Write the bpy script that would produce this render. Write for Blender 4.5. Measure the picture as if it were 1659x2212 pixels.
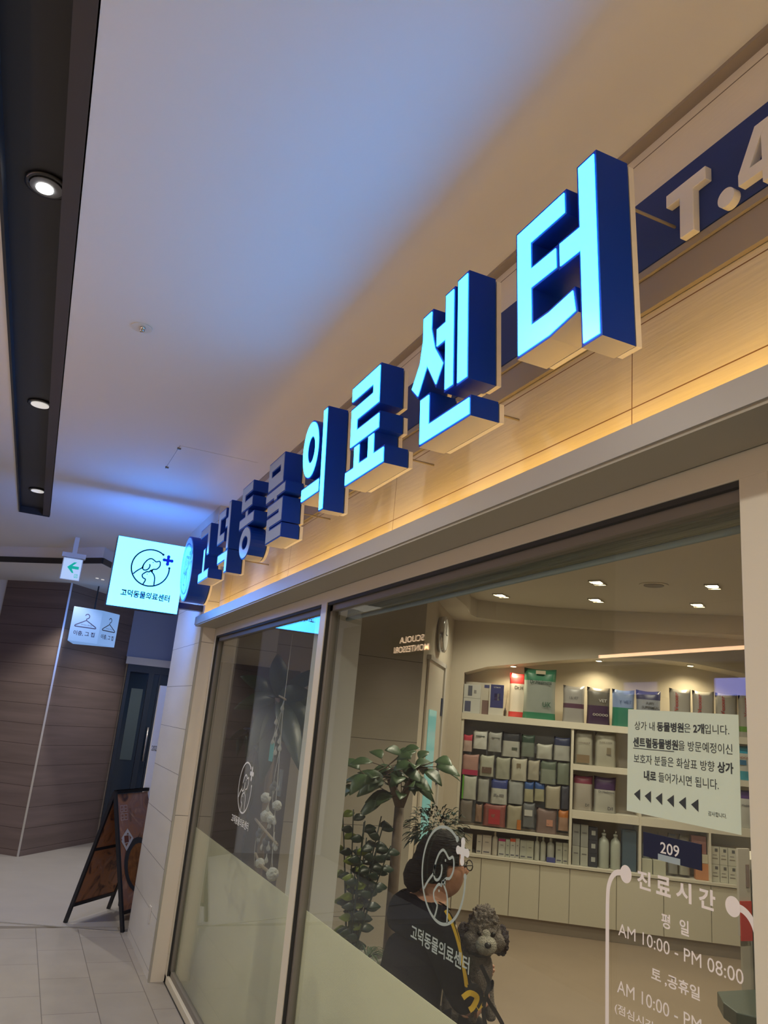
import bpy, bmesh, math, random
from mathutils import Vector, Matrix, noise
random.seed(7)
for o in list(bpy.data.objects): bpy.data.objects.remove(o)
SC = bpy.context.scene
COL = SC.collection

# ------------------------------------------------------------------ camera
cam_d = bpy.data.cameras.new('camera')
cam = bpy.data.objects.new('camera', cam_d); COL.objects.link(cam)
# world axes seen from the camera (x right, y down, z forward)
DX = Vector((-0.41285, 0.20721, 0.88690)); FPX = 1688.0
DX = Vector((44-829.5, 1500-1106.0, FPX)).normalized()
DZ = Vector((1400-829.5, -4990-1106.0, FPX)); DZ = (DZ - DZ.dot(DX)*DX).normalized()
DY = DZ.cross(DX)
right = Vector((DX[0], DY[0], DZ[0])); down = Vector((DX[1], DY[1], DZ[1])); fwd = Vector((DX[2], DY[2], DZ[2]))
cam.matrix_world = Matrix(((right[0], -down[0], -fwd[0], 0), (right[1], -down[1], -fwd[1], 1.1217),
                           (right[2], -down[2], -fwd[2], 1.6), (0, 0, 0, 1)))
cam_d.sensor_fit = 'VERTICAL'; cam_d.sensor_height = 24.0; cam_d.lens = FPX/2212*24.0
cam_d.clip_start = 0.02; cam_d.clip_end = 60
SC.camera = cam

# ------------------------------------------------------------------ world, exposure
SC.view_settings.view_transform = 'Standard'; SC.view_settings.look = 'None'
SC.view_settings.gamma = 1; SC.view_settings.use_curve_mapping = False
SC.view_settings.exposure = 0.0
W = bpy.data.worlds.new('world'); SC.world = W; W.use_nodes = True
W.node_tree.nodes['Background'].inputs[0].default_value = (1.0, 0.90, 0.78, 1)
W.node_tree.nodes['Background'].inputs[1].default_value = 0.66
SC.cycles.max_bounces = 8; SC.cycles.diffuse_bounces = 4; SC.cycles.glossy_bounces = 4
SC.cycles.transparent_max_bounces = 24
SC.cycles.use_denoising = True
SC.cycles.sample_clamp_indirect = 4.0

def spot(name, loc, power, color, size=100, blend=0.6, rad=0.05, aim=(0, 0, -1)):
    d = bpy.data.lights.new(name, 'SPOT'); d.energy = power; d.color = color
    d.spot_size = math.radians(size); d.spot_blend = blend; d.shadow_soft_size = rad
    o = bpy.data.objects.new(name, d); COL.objects.link(o); o.location = loc
    o.rotation_euler = Vector(aim).to_track_quat('-Z', 'Y').to_euler()
    return o

SLOT_Y = 1.31
lamp_y = lambda x: 1.362-.0117*x
LAMPS_X = (-1.6, 0.32, 2.26, 4.20, 6.11)
P_CORR = 80
for x in LAMPS_X:
    spot('corridor_beam', (x, lamp_y(x), 2.99), P_CORR, (1, .93, .84), 155, 1, .04)
spot('corridor_beam', (8.7, 0.75, 2.80), 80, (1, .95, .88), 120, .5, .03)
spot('corridor_beam', (9.3, -.35, 2.80), 55, (1, .9, .8), 120, .6, .03)  # added spot without a fitting, brightens the wood cladding
spot('corridor_beam', (8.2, 1.9, 2.80), 30, (1, .95, .88), 130, .7, .03)
SHOP_LAMPS_AND_FILL = ((6.02, -2.67), (4.89, -2.84), (4.34, -3.48), (5.51, -3.33), (4.99, -3.99), (2.6, -1.6), (1.4, -3.0), (3.7, -1.5), (1.3, -1.4), (3.9, -2.0))  # last five have no fitting, added to brighten film and marble
for x, y in SHOP_LAMPS_AND_FILL:
    spot('shop_beam', (x, y, 2.80), 34 if x > 4.3 or y < -1.9 else 72, (1, .88, .68), 140, .8, .05)

# ------------------------------------------------------------------ materials
def mat(name, color, rough=.5, metal=0, emit=None, estr=0, alpha=None, spec=None, coat=0, bump=None, var=None, trans=0):
    m = bpy.data.materials.new(name); m.use_nodes = True
    nt = m.node_tree; b = nt.nodes['Principled BSDF']
    b.inputs['Base Color'].default_value = (*color, 1); b.inputs['Roughness'].default_value = rough
    b.inputs['Metallic'].default_value = metal
    if spec is not None: b.inputs['Specular IOR Level'].default_value = spec
    if coat: b.inputs['Coat Weight'].default_value = coat; b.inputs['Coat Roughness'].default_value = .08
    if trans: b.inputs['Transmission Weight'].default_value = trans
    if emit: b.inputs['Emission Color'].default_value = (*emit, 1); b.inputs['Emission Strength'].default_value = estr
    tc = None
    if var or bump: tc = nt.nodes.new('ShaderNodeTexCoord')
    if var:   # (scale vector, amount)
        mp = nt.nodes.new('ShaderNodeMapping'); mp.inputs['Scale'].default_value = var[0]
        nz = nt.nodes.new('ShaderNodeTexNoise'); nz.inputs['Scale'].default_value = 1; nz.inputs['Detail'].default_value = 4
        nt.links.new(tc.outputs['Object'], mp.inputs[0]); nt.links.new(mp.outputs[0], nz.inputs['Vector'])
        mx = nt.nodes.new('ShaderNodeMix'); mx.data_type = 'RGBA'
        k = var[1]
        mx.inputs['A'].default_value = (*[c*(1-k) for c in color], 1); mx.inputs['B'].default_value = (*[min(1, c*(1+k)) for c in color], 1)
        nt.links.new(nz.outputs['Fac'], mx.inputs['Factor']); nt.links.new(mx.outputs['Result'], b.inputs['Base Color'])
    if bump:  # (scale vector, strength, distance)
        mp = nt.nodes.new('ShaderNodeMapping'); mp.inputs['Scale'].default_value = bump[0]
        nz = nt.nodes.new('ShaderNodeTexNoise'); nz.inputs['Scale'].default_value = 1; nz.inputs['Detail'].default_value = 3
        nt.links.new(tc.outputs['Object'], mp.inputs[0]); nt.links.new(mp.outputs[0], nz.inputs['Vector'])
        bp = nt.nodes.new('ShaderNodeBump'); bp.inputs['Strength'].default_value = bump[1]; bp.inputs['Distance'].default_value = bump[2]
        nt.links.new(nz.outputs['Fac'], bp.inputs['Height']); nt.links.new(bp.outputs[0], b.inputs['Normal'])
    return m

def line_mask(nt, coord_socket, axis, spacing, offset, width):
    """1 on thin lines repeating along one axis"""
    sp = nt.nodes.new('ShaderNodeSeparateXYZ'); nt.links.new(coord_socket, sp.inputs[0])
    a = nt.nodes.new('ShaderNodeMath'); a.operation = 'SUBTRACT'; a.inputs[1].default_value = offset - width/2
    nt.links.new(sp.outputs[axis], a.inputs[0])
    f = nt.nodes.new('ShaderNodeMath'); f.operation = 'FLOORED_MODULO'; f.inputs[1].default_value = spacing
    nt.links.new(a.outputs[0], f.inputs[0])
    l = nt.nodes.new('ShaderNodeMath'); l.operation = 'LESS_THAN'; l.inputs[1].default_value = width
    nt.links.new(f.outputs[0], l.inputs[0])
    return l.outputs[0]

def lined(name, color, lines, rough=.5, linecol=None, spec=.3, var=None, bump=None):
    """material with joint lines: lines = [(axis, spacing, offset, width)]"""
    m = mat(name, color, rough, spec=spec, var=var, bump=bump)
    nt = m.node_tree; b = nt.nodes['Principled BSDF']
    tc = nt.nodes.new('ShaderNodeTexCoord'); cur = None
    for ax, s, o, w in lines:
        k = line_mask(nt, tc.outputs['Object'], ax, s, o, w)
        if cur is None: cur = k
        else:
            mx = nt.nodes.new('ShaderNodeMath'); mx.operation = 'MAXIMUM'
            nt.links.new(cur, mx.inputs[0]); nt.links.new(k, mx.inputs[1]); cur = mx.outputs[0]
    mx = nt.nodes.new('ShaderNodeMix'); mx.data_type = 'RGBA'
    src = b.inputs['Base Color'].links[0].from_socket if b.inputs['Base Color'].links else None
    if src: nt.links.new(src, mx.inputs['A'])
    else: mx.inputs['A'].default_value = (*color, 1)
    mx.inputs['B'].default_value = (*(linecol or [c*.35 for c in color]), 1)
    nt.links.new(cur, mx.inputs['Factor']); nt.links.new(mx.outputs['Result'], b.inputs['Base Color'])
    return m

def floor_tiles():
    m = mat('floor_tile', (.42, .38, .33), .42, spec=.35)
    nt = m.node_tree; b = nt.nodes['Principled BSDF']
    tc = nt.nodes.new('ShaderNodeTexCoord'); mp = nt.nodes.new('ShaderNodeMapping')
    mp.inputs['Location'].default_value = (.02, .15, 0)
    br = nt.nodes.new('ShaderNodeTexBrick'); br.offset = .5
    br.inputs['Scale'].default_value = 1; br.inputs['Brick Width'].default_value = .58; br.inputs['Row Height'].default_value = .285
    br.inputs['Mortar Size'].default_value = .0025; br.inputs['Mortar Smooth'].default_value = .1
    br.inputs['Color1'].default_value = (.37, .335, .285, 1); br.inputs['Color2'].default_value = (.325, .295, .25, 1)
    br.inputs['Mortar'].default_value = (.17, .15, .13, 1)
    nt.links.new(tc.outputs['Object'], mp.inputs[0]); nt.links.new(mp.outputs[0], br.inputs['Vector'])
    nz = nt.nodes.new('ShaderNodeTexNoise'); nz.inputs['Scale'].default_value = 5; nz.inputs['Detail'].default_value = 5
    nt.links.new(tc.outputs['Object'], nz.inputs['Vector'])
    rp = nt.nodes.new('ShaderNodeMapRange'); rp.inputs['To Min'].default_value = .82; rp.inputs['To Max'].default_value = 1.12
    nt.links.new(nz.outputs['Fac'], rp.inputs['Value'])
    vm = nt.nodes.new('ShaderNodeVectorMath'); vm.operation = 'SCALE'
    nt.links.new(br.outputs['Color'], vm.inputs[0]); nt.links.new(rp.outputs[0], vm.inputs['Scale'])
    nt.links.new(vm.outputs[0], b.inputs['Base Color'])
    return m

def glass_mat():
    m = bpy.data.materials.new('window_glass'); m.use_nodes = True; nt = m.node_tree; nt.nodes.clear()
    out = nt.nodes.new('ShaderNodeOutputMaterial'); mix = nt.nodes.new('ShaderNodeMixShader')
    tr = nt.nodes.new('ShaderNodeBsdfTransparent'); tr.inputs[0].default_value = (.93, .955, .93, 1)
    gl = nt.nodes.new('ShaderNodeBsdfGlossy'); gl.inputs['Roughness'].default_value = 0.0
    geo = nt.nodes.new('ShaderNodeNewGeometry'); dt = nt.nodes.new('ShaderNodeVectorMath'); dt.operation = 'DOT_PRODUCT'
    nt.links.new(geo.outputs['Incoming'], dt.inputs[0]); nt.links.new(geo.outputs['Normal'], dt.inputs[1])
    ab = nt.nodes.new('ShaderNodeMath'); ab.operation = 'ABSOLUTE'; nt.links.new(dt.outputs['Value'], ab.inputs[0])
    om = nt.nodes.new('ShaderNodeMath'); om.operation = 'SUBTRACT'; om.inputs[0].default_value = 1; nt.links.new(ab.outputs[0], om.inputs[1])
    pw = nt.nodes.new('ShaderNodeMath'); pw.operation = 'POWER'; pw.inputs[1].default_value = 5; nt.links.new(om.outputs[0], pw.inputs[0])
    ma = nt.nodes.new('ShaderNodeMath'); ma.operation = 'MULTIPLY_ADD'; ma.inputs[1].default_value = .95; ma.inputs[2].default_value = .045
    nt.links.new(pw.outputs[0], ma.inputs[0]); nt.links.new(ma.outputs[0], mix.inputs[0])
    nt.links.new(tr.outputs[0], mix.inputs[1]); nt.links.new(gl.outputs[0], mix.inputs[2]); nt.links.new(mix.outputs[0], out.inputs[0])
    return m

def film_mat():
    """clear film printed with a fine grid of pale dots"""
    m = bpy.data.materials.new('dotted_film'); m.use_nodes = True; nt = m.node_tree; nt.nodes.clear()
    out = nt.nodes.new('ShaderNodeOutputMaterial'); mix = nt.nodes.new('ShaderNodeMixShader')
    tr = nt.nodes.new('ShaderNodeBsdfTransparent'); df = nt.nodes.new('ShaderNodeBsdfDiffuse'); df.inputs[0].default_value = (.86, .85, .72, 1)
    tl = nt.nodes.new('ShaderNodeBsdfTranslucent'); tl.inputs[0].default_value = (.86, .86, .72, 1)
    mm = nt.nodes.new('ShaderNodeMixShader'); mm.inputs[0].default_value = .55
    nt.links.new(df.outputs[0], mm.inputs[1]); nt.links.new(tl.outputs[0], mm.inputs[2])
    tc = nt.nodes.new('ShaderNodeTexCoord'); sc = nt.nodes.new('ShaderNodeVectorMath'); sc.operation = 'SCALE'; sc.inputs['Scale'].default_value = 2*math.pi/.006
    nt.links.new(tc.outputs['Object'], sc.inputs[0]); sp = nt.nodes.new('ShaderNodeSeparateXYZ'); nt.links.new(sc.outputs[0], sp.inputs[0])
    a = nt.nodes.new('ShaderNodeMath'); a.operation = 'SINE'; nt.links.new(sp.outputs[0], a.inputs[0])
    c = nt.nodes.new('ShaderNodeMath'); c.operation = 'SINE'; nt.links.new(sp.outputs[2], c.inputs[0])
    p = nt.nodes.new('ShaderNodeMath'); p.operation = 'MULTIPLY'; nt.links.new(a.outputs[0], p.inputs[0]); nt.links.new(c.outputs[0], p.inputs[1])
    g = nt.nodes.new('ShaderNodeMapRange'); g.inputs['From Min'].default_value = -.35; g.inputs['From Max'].default_value = .05
    g.inputs['To Min'].default_value = .70; g.inputs['To Max'].default_value = .97
    nt.links.new(p.outputs[0], g.inputs['Value']); nt.links.new(g.outputs[0], mix.inputs[0])
    nt.links.new(tr.outputs[0], mix.inputs[1]); nt.links.new(mm.outputs[0], mix.inputs[2]); nt.links.new(mix.outputs[0], out.inputs[0])
    return m

M = dict(
    ceiling=mat('ceiling_paint', (.78, .77, .75), .8, spec=.15),
    slot=mat('slot_metal', (.022, .022, .024), .45),
    slot_side=mat('slot_side_metal', (.06, .045, .038), .4),
    fascia=lined('fascia_panel', (.66, .58, .44), [(0, 1.265, 1.277, .003), (2, 5, 2.338, .003), (2, 5, 2.535, .003)], .45,
                 linecol=(.2, .1, .04), var=((3, 3, 30), .05), bump=((5, 5, 60), .22, .006)),
    fascia_top=lined('fascia_upper_panel', (.80, .74, .62), [(2, 5, 2.975, .003)], .5, linecol=(.2, .16, .12), bump=((5, 5, 60), .2, .006)),
    raceway=mat('fascia_band', (.33, .28, .24), .5),
    navy_board=mat('navy_board', (.022, .045, .20), .5, spec=.3),
    trim=mat('aluminium_trim', (.42, .40, .36), .4, spec=.4),
    soffit=mat('soffit_paint', (.40, .37, .29), .55),
    frame=mat('window_frame_paint', (.66, .61, .48), .4),
    gasket=mat('gasket_rubber', (.03, .03, .028), .6),
    frame_in=mat('frame_reveal', (.20, .18, .15), .5),
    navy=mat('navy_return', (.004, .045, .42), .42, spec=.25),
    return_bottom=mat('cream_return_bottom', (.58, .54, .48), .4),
    acrylic_rim=mat('rim_acrylic', (.86, .82, .74), .35),
    lit=mat('lit_acrylic', (.2, .5, .7), .3, emit=(.016, .36, 1), estr=13),
    unlit=mat('unlit_acrylic', (.42, .50, .66), .25, spec=.5),
    boxlit=mat('lit_box_face', (.2, .5, .6), .35, emit=(.030, .27, 1), estr=13),
    logo_blue=mat('logo_blue_vinyl', (.004, .02, .25), .4),
    logo_navy=mat('logo_navy_vinyl', (.004, .03, .10), .4),
    navy_edge=mat('navy_box_edge', (.01, .03, .10), .3),
    stone=lined('stone_tile', (.64, .63, .60), [(2, .285, .05, .003)], .35, linecol=(.13, .13, .14), var=((1.5, 1.5, 6), .12)),
    pier=lined('pier_tile', (.74, .67, .55), [(2, 1.1, .95, .003)], .4, linecol=(.15, .13, .1), var=((1.5, 1.5, 1.5), .08)),
    strip=mat('steel_strip', (.60, .58, .54), .3, metal=.8),
    floor=floor_tiles(),
    floor2=mat('far_floor', (.35, .325, .295), .5, spec=.3, var=((3, 3, 3), .12)),
    shopfloor=mat('shop_floor', (.30, .23, .17), .5, spec=.3, var=((3, 3, 3), .1)),
    wood=lined('wood_cladding', (.20, .15, .13), [(2, .208, .06, .004)], .45, linecol=(.05, .035, .025), var=((1, 1, 14), .35)),
    far_panel=mat('far_wall_panel', (.30, .36, .52), .5),
    dark_frame=mat('dark_door_frame', (.02, .03, .045), .35),
    dark_glass=mat('dark_door_glass', (.012, .025, .045), .08, spec=.6),
    dark_glow=mat('door_light_panel', (.07, .10, .10), .4),
    white=mat('white_paint', (.72, .70, .66), .5),
    cream=mat('shop_wall_paint', (.60, .54, .44), .6),
    shopceil=mat('shop_ceiling_paint', (.62, .57, .48), .7),
    marble=lined('marble_tile', (.40, .37, .31), [(2, .597, 1.518, .004)], .2, linecol=(.10, .09, .08), var=((2, 2, 2.6), .22), spec=.4),
    shelf=mat('shelf_laminate', (.66, .62, .52), .5),
    peg=mat('pegboard_dark', (.18, .19, .20), .6),
    cabinet=mat('cabinet_door', (.62, .58, .47), .4),
    toe=mat('toe_kick', (.30, .25, .20), .5),
    black=mat('black_metal', (.012, .013, .018), .4),
    led=mat('led_strip', (1, .8, .4), .5, emit=(1, .60, .08), estr=22),
    led_low=mat('led_strip_low', (1, .8, .5), .5, emit=(1, .70, .40), estr=4.5),
    led2=mat('led_strip_far', (1, .8, .5), .5, emit=(1, .60, .34), estr=14),
    lamp=mat('lamp_emitter', (1, 1, 1), .5, emit=(1, .97, .93), estr=26),
    lamp_dim=mat('lamp_diffuser', (.75, .74, .70), .3, emit=(1, .97, .9), estr=.5),
    lamp_warm=mat('shop_lamp_emitter', (1, .9, .7), .5, emit=(1, .83, .55), estr=9),
    chrome=mat('chrome', (.6, .6, .6), .15, metal=1),
    can=mat('lamp_can', (.03, .03, .03), .25),
    glass=glass_mat(), film=film_mat(),
    decal=mat('pale_vinyl', (.70, .71, .68), .5),
    decal_hours=mat('white_vinyl', (.80, .74, .70), .5),
    decal_grey=mat('grey_vinyl', (.36, .42, .38), .5),
    paper=mat('notice_paper', (.60, .69, .55), .7),
    ink=mat('black_ink', (.03, .035, .035), .6),
    navy_plate=mat('navy_plate', (.006, .009, .035), .4),
    blue_tape=mat('blue_grey_label', (.33, .40, .42), .5),
    signwhite=mat('sign_letter_cream', (.86, .82, .78), .45),
    shade=mat('roller_shade_fabric', (.26, .26, .16), .7, bump=((2, 2, 60), .6, .02), var=((1, 1, 40), .25)),
    exit=mat('exit_face', (.6, .8, .9), .4, emit=(.55, .68, .78), estr=.55),
    exit_green=mat('exit_green', (0, .35, .22), .4, emit=(0, .42, .27), estr=.7),
    hang=mat('cube_sign_face', (.04, .06, .12), .4, emit=(.16, .31, .62), estr=1),
    hang_ink=mat('cube_sign_ink', (.01, .012, .05), .5),
    neon=mat('warm_sign_letters', (1, .8, .6), .4, emit=(1, .66, .40), estr=5),
    lilac=mat('lilac_sign', (.4, .4, .9), .4, emit=(.30, .34, 1), estr=5),
    leaf=mat('leaf_green', (.055, .10, .045), .4, var=((9, 9, 9), .35)),
    leaf_dark=mat('leaf_dark_green', (.02, .045, .03), .35, var=((9, 9, 9), .35)),
    leaf_lime=mat('leaf_lime', (.20, .27, .04), .4, var=((12, 12, 12), .4)),
    bark=mat('bark', (.16, .12, .09), .8, var=((20, 20, 20), .3)),
    pot=mat('dark_pot', (.03, .035, .04), .4), potwhite=mat('white_pot', (.55, .53, .47), .4),
    soil=mat('soil', (.03, .02, .015), .9),
    skin=mat('skin', (.52, .27, .18), .5), hair=mat('black_hair', (.008, .007, .007), .7, spec=.2, bump=((30, 30, 220), 1, .01)),
    jacket=mat('black_jacket', (.006, .007, .012), .9, spec=.08), trousers=mat('dark_trousers', (.022, .018, .015), .75),
    red=mat('red_cloth', (.50, .04, .06), .6), yellow=mat('yellow_webbing', (.75, .48, .03), .6),
    fur=mat('grey_brown_fur', (.27, .23, .20), .95, var=((70, 70, 70), .5), bump=((180, 180, 180), 1, .02)),
    fur_dark=mat('dark_fur', (.12, .10, .11), .95, bump=((180, 180, 180), 1, .02)),
    fur_pale=mat('pale_fur', (.58, .54, .45), .95, bump=((180, 180, 180), 1, .02)),
    nose=mat('dog_nose', (.02, .018, .018), .4),
    drop=mat('glass_bead', (.75, .78, .78), .05, trans=.6), cord=mat('pale_cord', (.50, .49, .44), .8),
    felt=mat('white_felt', (.55, .56, .54), .9, bump=((60, 60, 60), 1, .02)), teal=mat('teal_card', (.04, .36, .36), .6),
    feltgrey=mat('grey_felt', (.12, .13, .14), .9), bamboo=mat('driftwood', (.33, .27, .20), .8),
    outlet=mat('socket_plate', (.62, .60, .57), .4),
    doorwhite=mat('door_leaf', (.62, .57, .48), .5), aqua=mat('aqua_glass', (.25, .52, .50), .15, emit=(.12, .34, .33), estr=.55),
    tray=mat('dark_table_top', (.055, .07, .055), .35), poster_red=mat('poster_red', (.55, .05, .04), .5),
    card=mat('display_card', (.55, .50, .42), .6),
)
def poster_mat():
    m = bpy.data.materials.new('food_poster'); m.use_nodes = True; nt = m.node_tree; b = nt.nodes['Principled BSDF']
    b.inputs['Roughness'].default_value = .35
    tc = nt.nodes.new('ShaderNodeTexCoord'); nz = nt.nodes.new('ShaderNodeTexNoise'); nz.inputs['Scale'].default_value = 7; nz.inputs['Detail'].default_value = 6; nz.inputs['Distortion'].default_value = 1.2
    nt.links.new(tc.outputs['Object'], nz.inputs['Vector'])
    cr = nt.nodes.new('ShaderNodeValToRGB'); e = cr.color_ramp.elements
    e[0].position = .30; e[0].color = (.07, .03, .03, 1); e[1].position = .75; e[1].color = (.62, .34, .18, 1)
    x = e.new(.45); x.color = (.42, .18, .08, 1); x = e.new(.58); x.color = (.34, .17, .12, 1)
    nt.links.new(nz.outputs['Fac'], cr.inputs[0]); nt.links.new(cr.outputs[0], b.inputs['Base Color'])
    return m
M['poster'] = poster_mat()
_cm = {}
def CM(c, rough=.35):
    k = (tuple(c), rough)
    if k not in _cm: _cm[k] = mat('pack_%02d' % len(_cm), c, rough, spec=.5)
    return _cm[k]

# ------------------------------------------------------------------ geometry helpers
class G:
    """collects shapes in a bmesh, optionally through a frame matrix"""
    def __init__(s, mx=None): s.bm = bmesh.new(); s.mx = mx
    def v(s, p):
        p = Vector(p); return s.bm.verts.new(s.mx @ p if s.mx else p)
    def box(s, x0, x1, y0, y1, z0, z1, mi=0):
        vs = [s.v((x, y, z)) for x in (x0, x1) for y in (y0, y1) for z in (z0, z1)]
        for f in ((0, 1, 3, 2), (4, 6, 7, 5), (0, 4, 5, 1), (2, 3, 7, 6), (0, 2, 6, 4), (1, 5, 7, 3)):
            s.bm.faces.new([vs[i] for i in f]).material_index = mi
        return s
    def prism(s, poly, a, b, plane='xy', mi=0):
        def P(u, v, w): return {'xy': (u, v, w), 'xz': (u, w, v), 'yz': (w, u, v)}[plane]
        A = [s.v(P(u, v, a)) for u, v in poly]; B = [s.v(P(u, v, b)) for u, v in poly]; n = len(poly)
        s.bm.faces.new(A).material_index = mi; s.bm.faces.new(B[::-1]).material_index = mi
        for i in range(n): s.bm.faces.new([A[i], B[i], B[(i+1) % n], A[(i+1) % n]]).material_index = mi
        return s
    def ring(s, c, r, axis_u, axis_v, n=16):
        return [s.v(Vector(c) + Vector(axis_u)*r*math.cos(2*math.pi*i/n) + Vector(axis_v)*r*math.sin(2*math.pi*i/n)) for i in range(n)]
    def tube(s, pts, rads, n=8, cap=True, flat=1.0):
        pts = [Vector(p) for p in pts]
        if not isinstance(rads, (list, tuple)): rads = [rads]*len(pts)
        rings = []; up = Vector((0, 0, 1))
        for i, p in enumerate(pts):
            t = (pts[min(i+1, len(pts)-1)] - pts[max(i-1, 0)])
            t = t.normalized() if t.length > 1e-9 else Vector((0, 0, 1))
            u = t.cross(up if abs(t.dot(up)) < .95 else Vector((1, 0, 0))).normalized(); w = t.cross(u).normalized()
            rings.append(s.ring(p, rads[i], u, w*flat, n))
        for a, b in zip(rings, rings[1:]):
            for i in range(n): f = s.bm.faces.new([a[i], a[(i+1) % n], b[(i+1) % n], b[i]]); f.smooth = True
        if cap: s.bm.faces.new(rings[0][::-1]); s.bm.faces.new(rings[-1])
        return s
    def lathe(s, prof, c=(0, 0, 0), n=28, axis='z', smooth=True):
        c = Vector(c); ax = {'z': ((1, 0, 0), (0, 1, 0), (0, 0, 1)), 'x': ((0, 1, 0), (0, 0, 1), (1, 0, 0)), 'y': ((1, 0, 0), (0, 0, 1), (0, 1, 0))}[axis]
        rings = [s.ring(c + Vector(ax[2])*h, max(r, 1e-4), ax[0], ax[1], n) for r, h in prof]
        for a, b in zip(rings, rings[1:]):
            for i in range(n): f = s.bm.faces.new([a[i], a[(i+1) % n], b[(i+1) % n], b[i]]); f.smooth = smooth
        s.bm.faces.new(rings[0][::-1]); s.bm.faces.new(rings[-1])
        return s
    def ball(s, c, r, sx=1, sy=1, sz=1, sub=2, rough=0, seed=0):
        base = Matrix.Translation(Vector(c)) @ Matrix.Diagonal((r*sx, r*sy, r*sz, 1))
        res = bmesh.ops.create_icosphere(s.bm, subdivisions=sub, radius=1)
        for v in res['verts']:
            if rough: v.co *= 1 + rough*noise.noise(v.co*4 + Vector((seed, 0, 0))) + rough*.7*abs(noise.noise(v.co*13))
            v.co = base @ v.co
            if s.mx: v.co = s.mx @ v.co
        for v in res['verts']:
            for f in v.link_faces: f.smooth = True
        return s
    def leaf(s, base, d, up, L, Wd, droop=.3, n=6, point=.9):
        base = Vector(base); d = Vector(d).normalized(); up = Vector(up); side = d.cross(up).normalized(); up = side.cross(d).normalized()
        prev = None
        for i in range(n+1):
            t = i/n; w = Wd*math.sin(math.pi*min(1, (t*.94+.03))**point)*.5
            c = base + d*L*t - Vector((0, 0, 1))*droop*L*t*t + up*.0
            a, m, b = s.v(c + side*w + up*w*.35), s.v(c), s.v(c - side*w + up*w*.35)
            if prev:
                for q in ((prev[0], prev[1], m, a), (prev[1], prev[2], b, m)):
                    f = s.bm.faces.new(q); f.smooth = True
            prev = (a, m, b)
        return s
    def done(s, name, m, parent=None, bevel=0, recalc=True, solid=0):
        if recalc: bmesh.ops.recalc_face_normals(s.bm, faces=s.bm.faces)
        if parent is not None and parent.type == 'EMPTY' or parent is not None:
            loc = world_loc(parent)
            bmesh.ops.translate(s.bm, verts=s.bm.verts, vec=-loc)
        me = bpy.data.meshes.new(name); s.bm.to_mesh(me); s.bm.free()
        o = bpy.data.objects.new(name, me); COL.objects.link(o)
        for q in (m if isinstance(m, (list, tuple)) else [m]): me.materials.append(q)
        if parent is not None: o.parent = parent
        if solid:
            k = o.modifiers.new('thickness', 'SOLIDIFY'); k.thickness = solid; k.offset = 0
        if bevel:
            k = o.modifiers.new('bevel', 'BEVEL'); k.width = bevel; k.segments = 2; k.limit_method = 'ANGLE'
        return o

def world_loc(o):
    l = Vector(o.location); p = o.parent
    while p: l += Vector(p.location); p = p.parent
    return l
def tag(o, label=None, cat=None, group=None, kind=None):
    if label: o['label'] = label
    if cat: o['category'] = cat
    if group: o['group'] = group
    if kind: o['kind'] = kind
    return o
def thing(name, loc, label, cat, group=None):
    o = bpy.data.objects.new(name, None); COL.objects.link(o); o.location = loc; o.empty_display_size = .05
    return tag(o, label, cat, group)
def struct(o): o['kind'] = 'structure'; return o

def frame(origin, xd, up):
    xd = Vector(xd).normalized(); up = Vector(up).normalized(); nrm = xd.cross(up)
    return Matrix(((xd[0], up[0], nrm[0], origin[0]), (xd[1], up[1], nrm[1], origin[1]), (xd[2], up[2], nrm[2], origin[2]), (0, 0, 0, 1)))

def text_mesh(s, bold=0, extrude=.5, res=3):
    c = bpy.data.curves.new('t', 'FONT'); c.body = s; c.size = 1; c.offset = bold; c.resolution_u = res
    c.extrude = 0; c.fill_mode = 'FRONT'
    o = bpy.data.objects.new('t', c); COL.objects.link(o); dg = bpy.context.evaluated_depsgraph_get()
    me = bpy.data.meshes.new_from_object(o.evaluated_get(dg)); bpy.data.objects.remove(o); bpy.data.curves.remove(c)
    return me
def text_bounds(me):
    xs = [v.co.x for v in me.vertices]; ys = [v.co.y for v in me.vertices]
    return min(xs), max(xs), min(ys), max(ys)
def text_into(g, segs, mx, x0, x1, y0, y1, depth=.001, fit_height=True):
    """segments [(string, bold)] laid in a row and fitted to the box x0..x1, y0..y1 of the frame mx"""
    if isinstance(segs, str): segs = [(segs, 0)]
    cur = 0; parts = []
    for s, b in segs:
        lead = len(s) - len(s.lstrip(' ')); cur += lead*.28
        me = text_mesh(s.strip(' '), b); bb = text_bounds(me); parts.append((me, cur - bb[0])); cur += bb[1]-bb[0] + .06
        cur += (len(s) - len(s.rstrip(' ')))*.28
    allx = []; ally = []
    for me, dx in parts:
        bb = text_bounds(me); allx += [bb[0]+dx, bb[1]+dx]; ally += [bb[2], bb[3]]
    sx = (x1-x0)/(max(allx)-min(allx)); sy = (y1-y0)/(max(ally)-min(ally)) if fit_height else sx
    for me, dx in parts:
        vs = [(x0 + (v.co.x+dx-min(allx))*sx, y0 + (v.co.y-min(ally))*sy) for v in me.vertices]
        A = [g.bm.verts.new(mx @ Vector((x, y, depth))) for x, y in vs]
        for p in me.polygons:
            try: g.bm.faces.new([A[i] for i in p.vertices])
            except ValueError: pass
        bpy.data.meshes.remove(me)
    return g
def text_obj(name, segs, mx, box, m, parent, depth=.0015):
    g = G(); text_into(g, segs, mx, *box, depth=depth); return g.done(name, m, parent, recalc=False)

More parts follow.
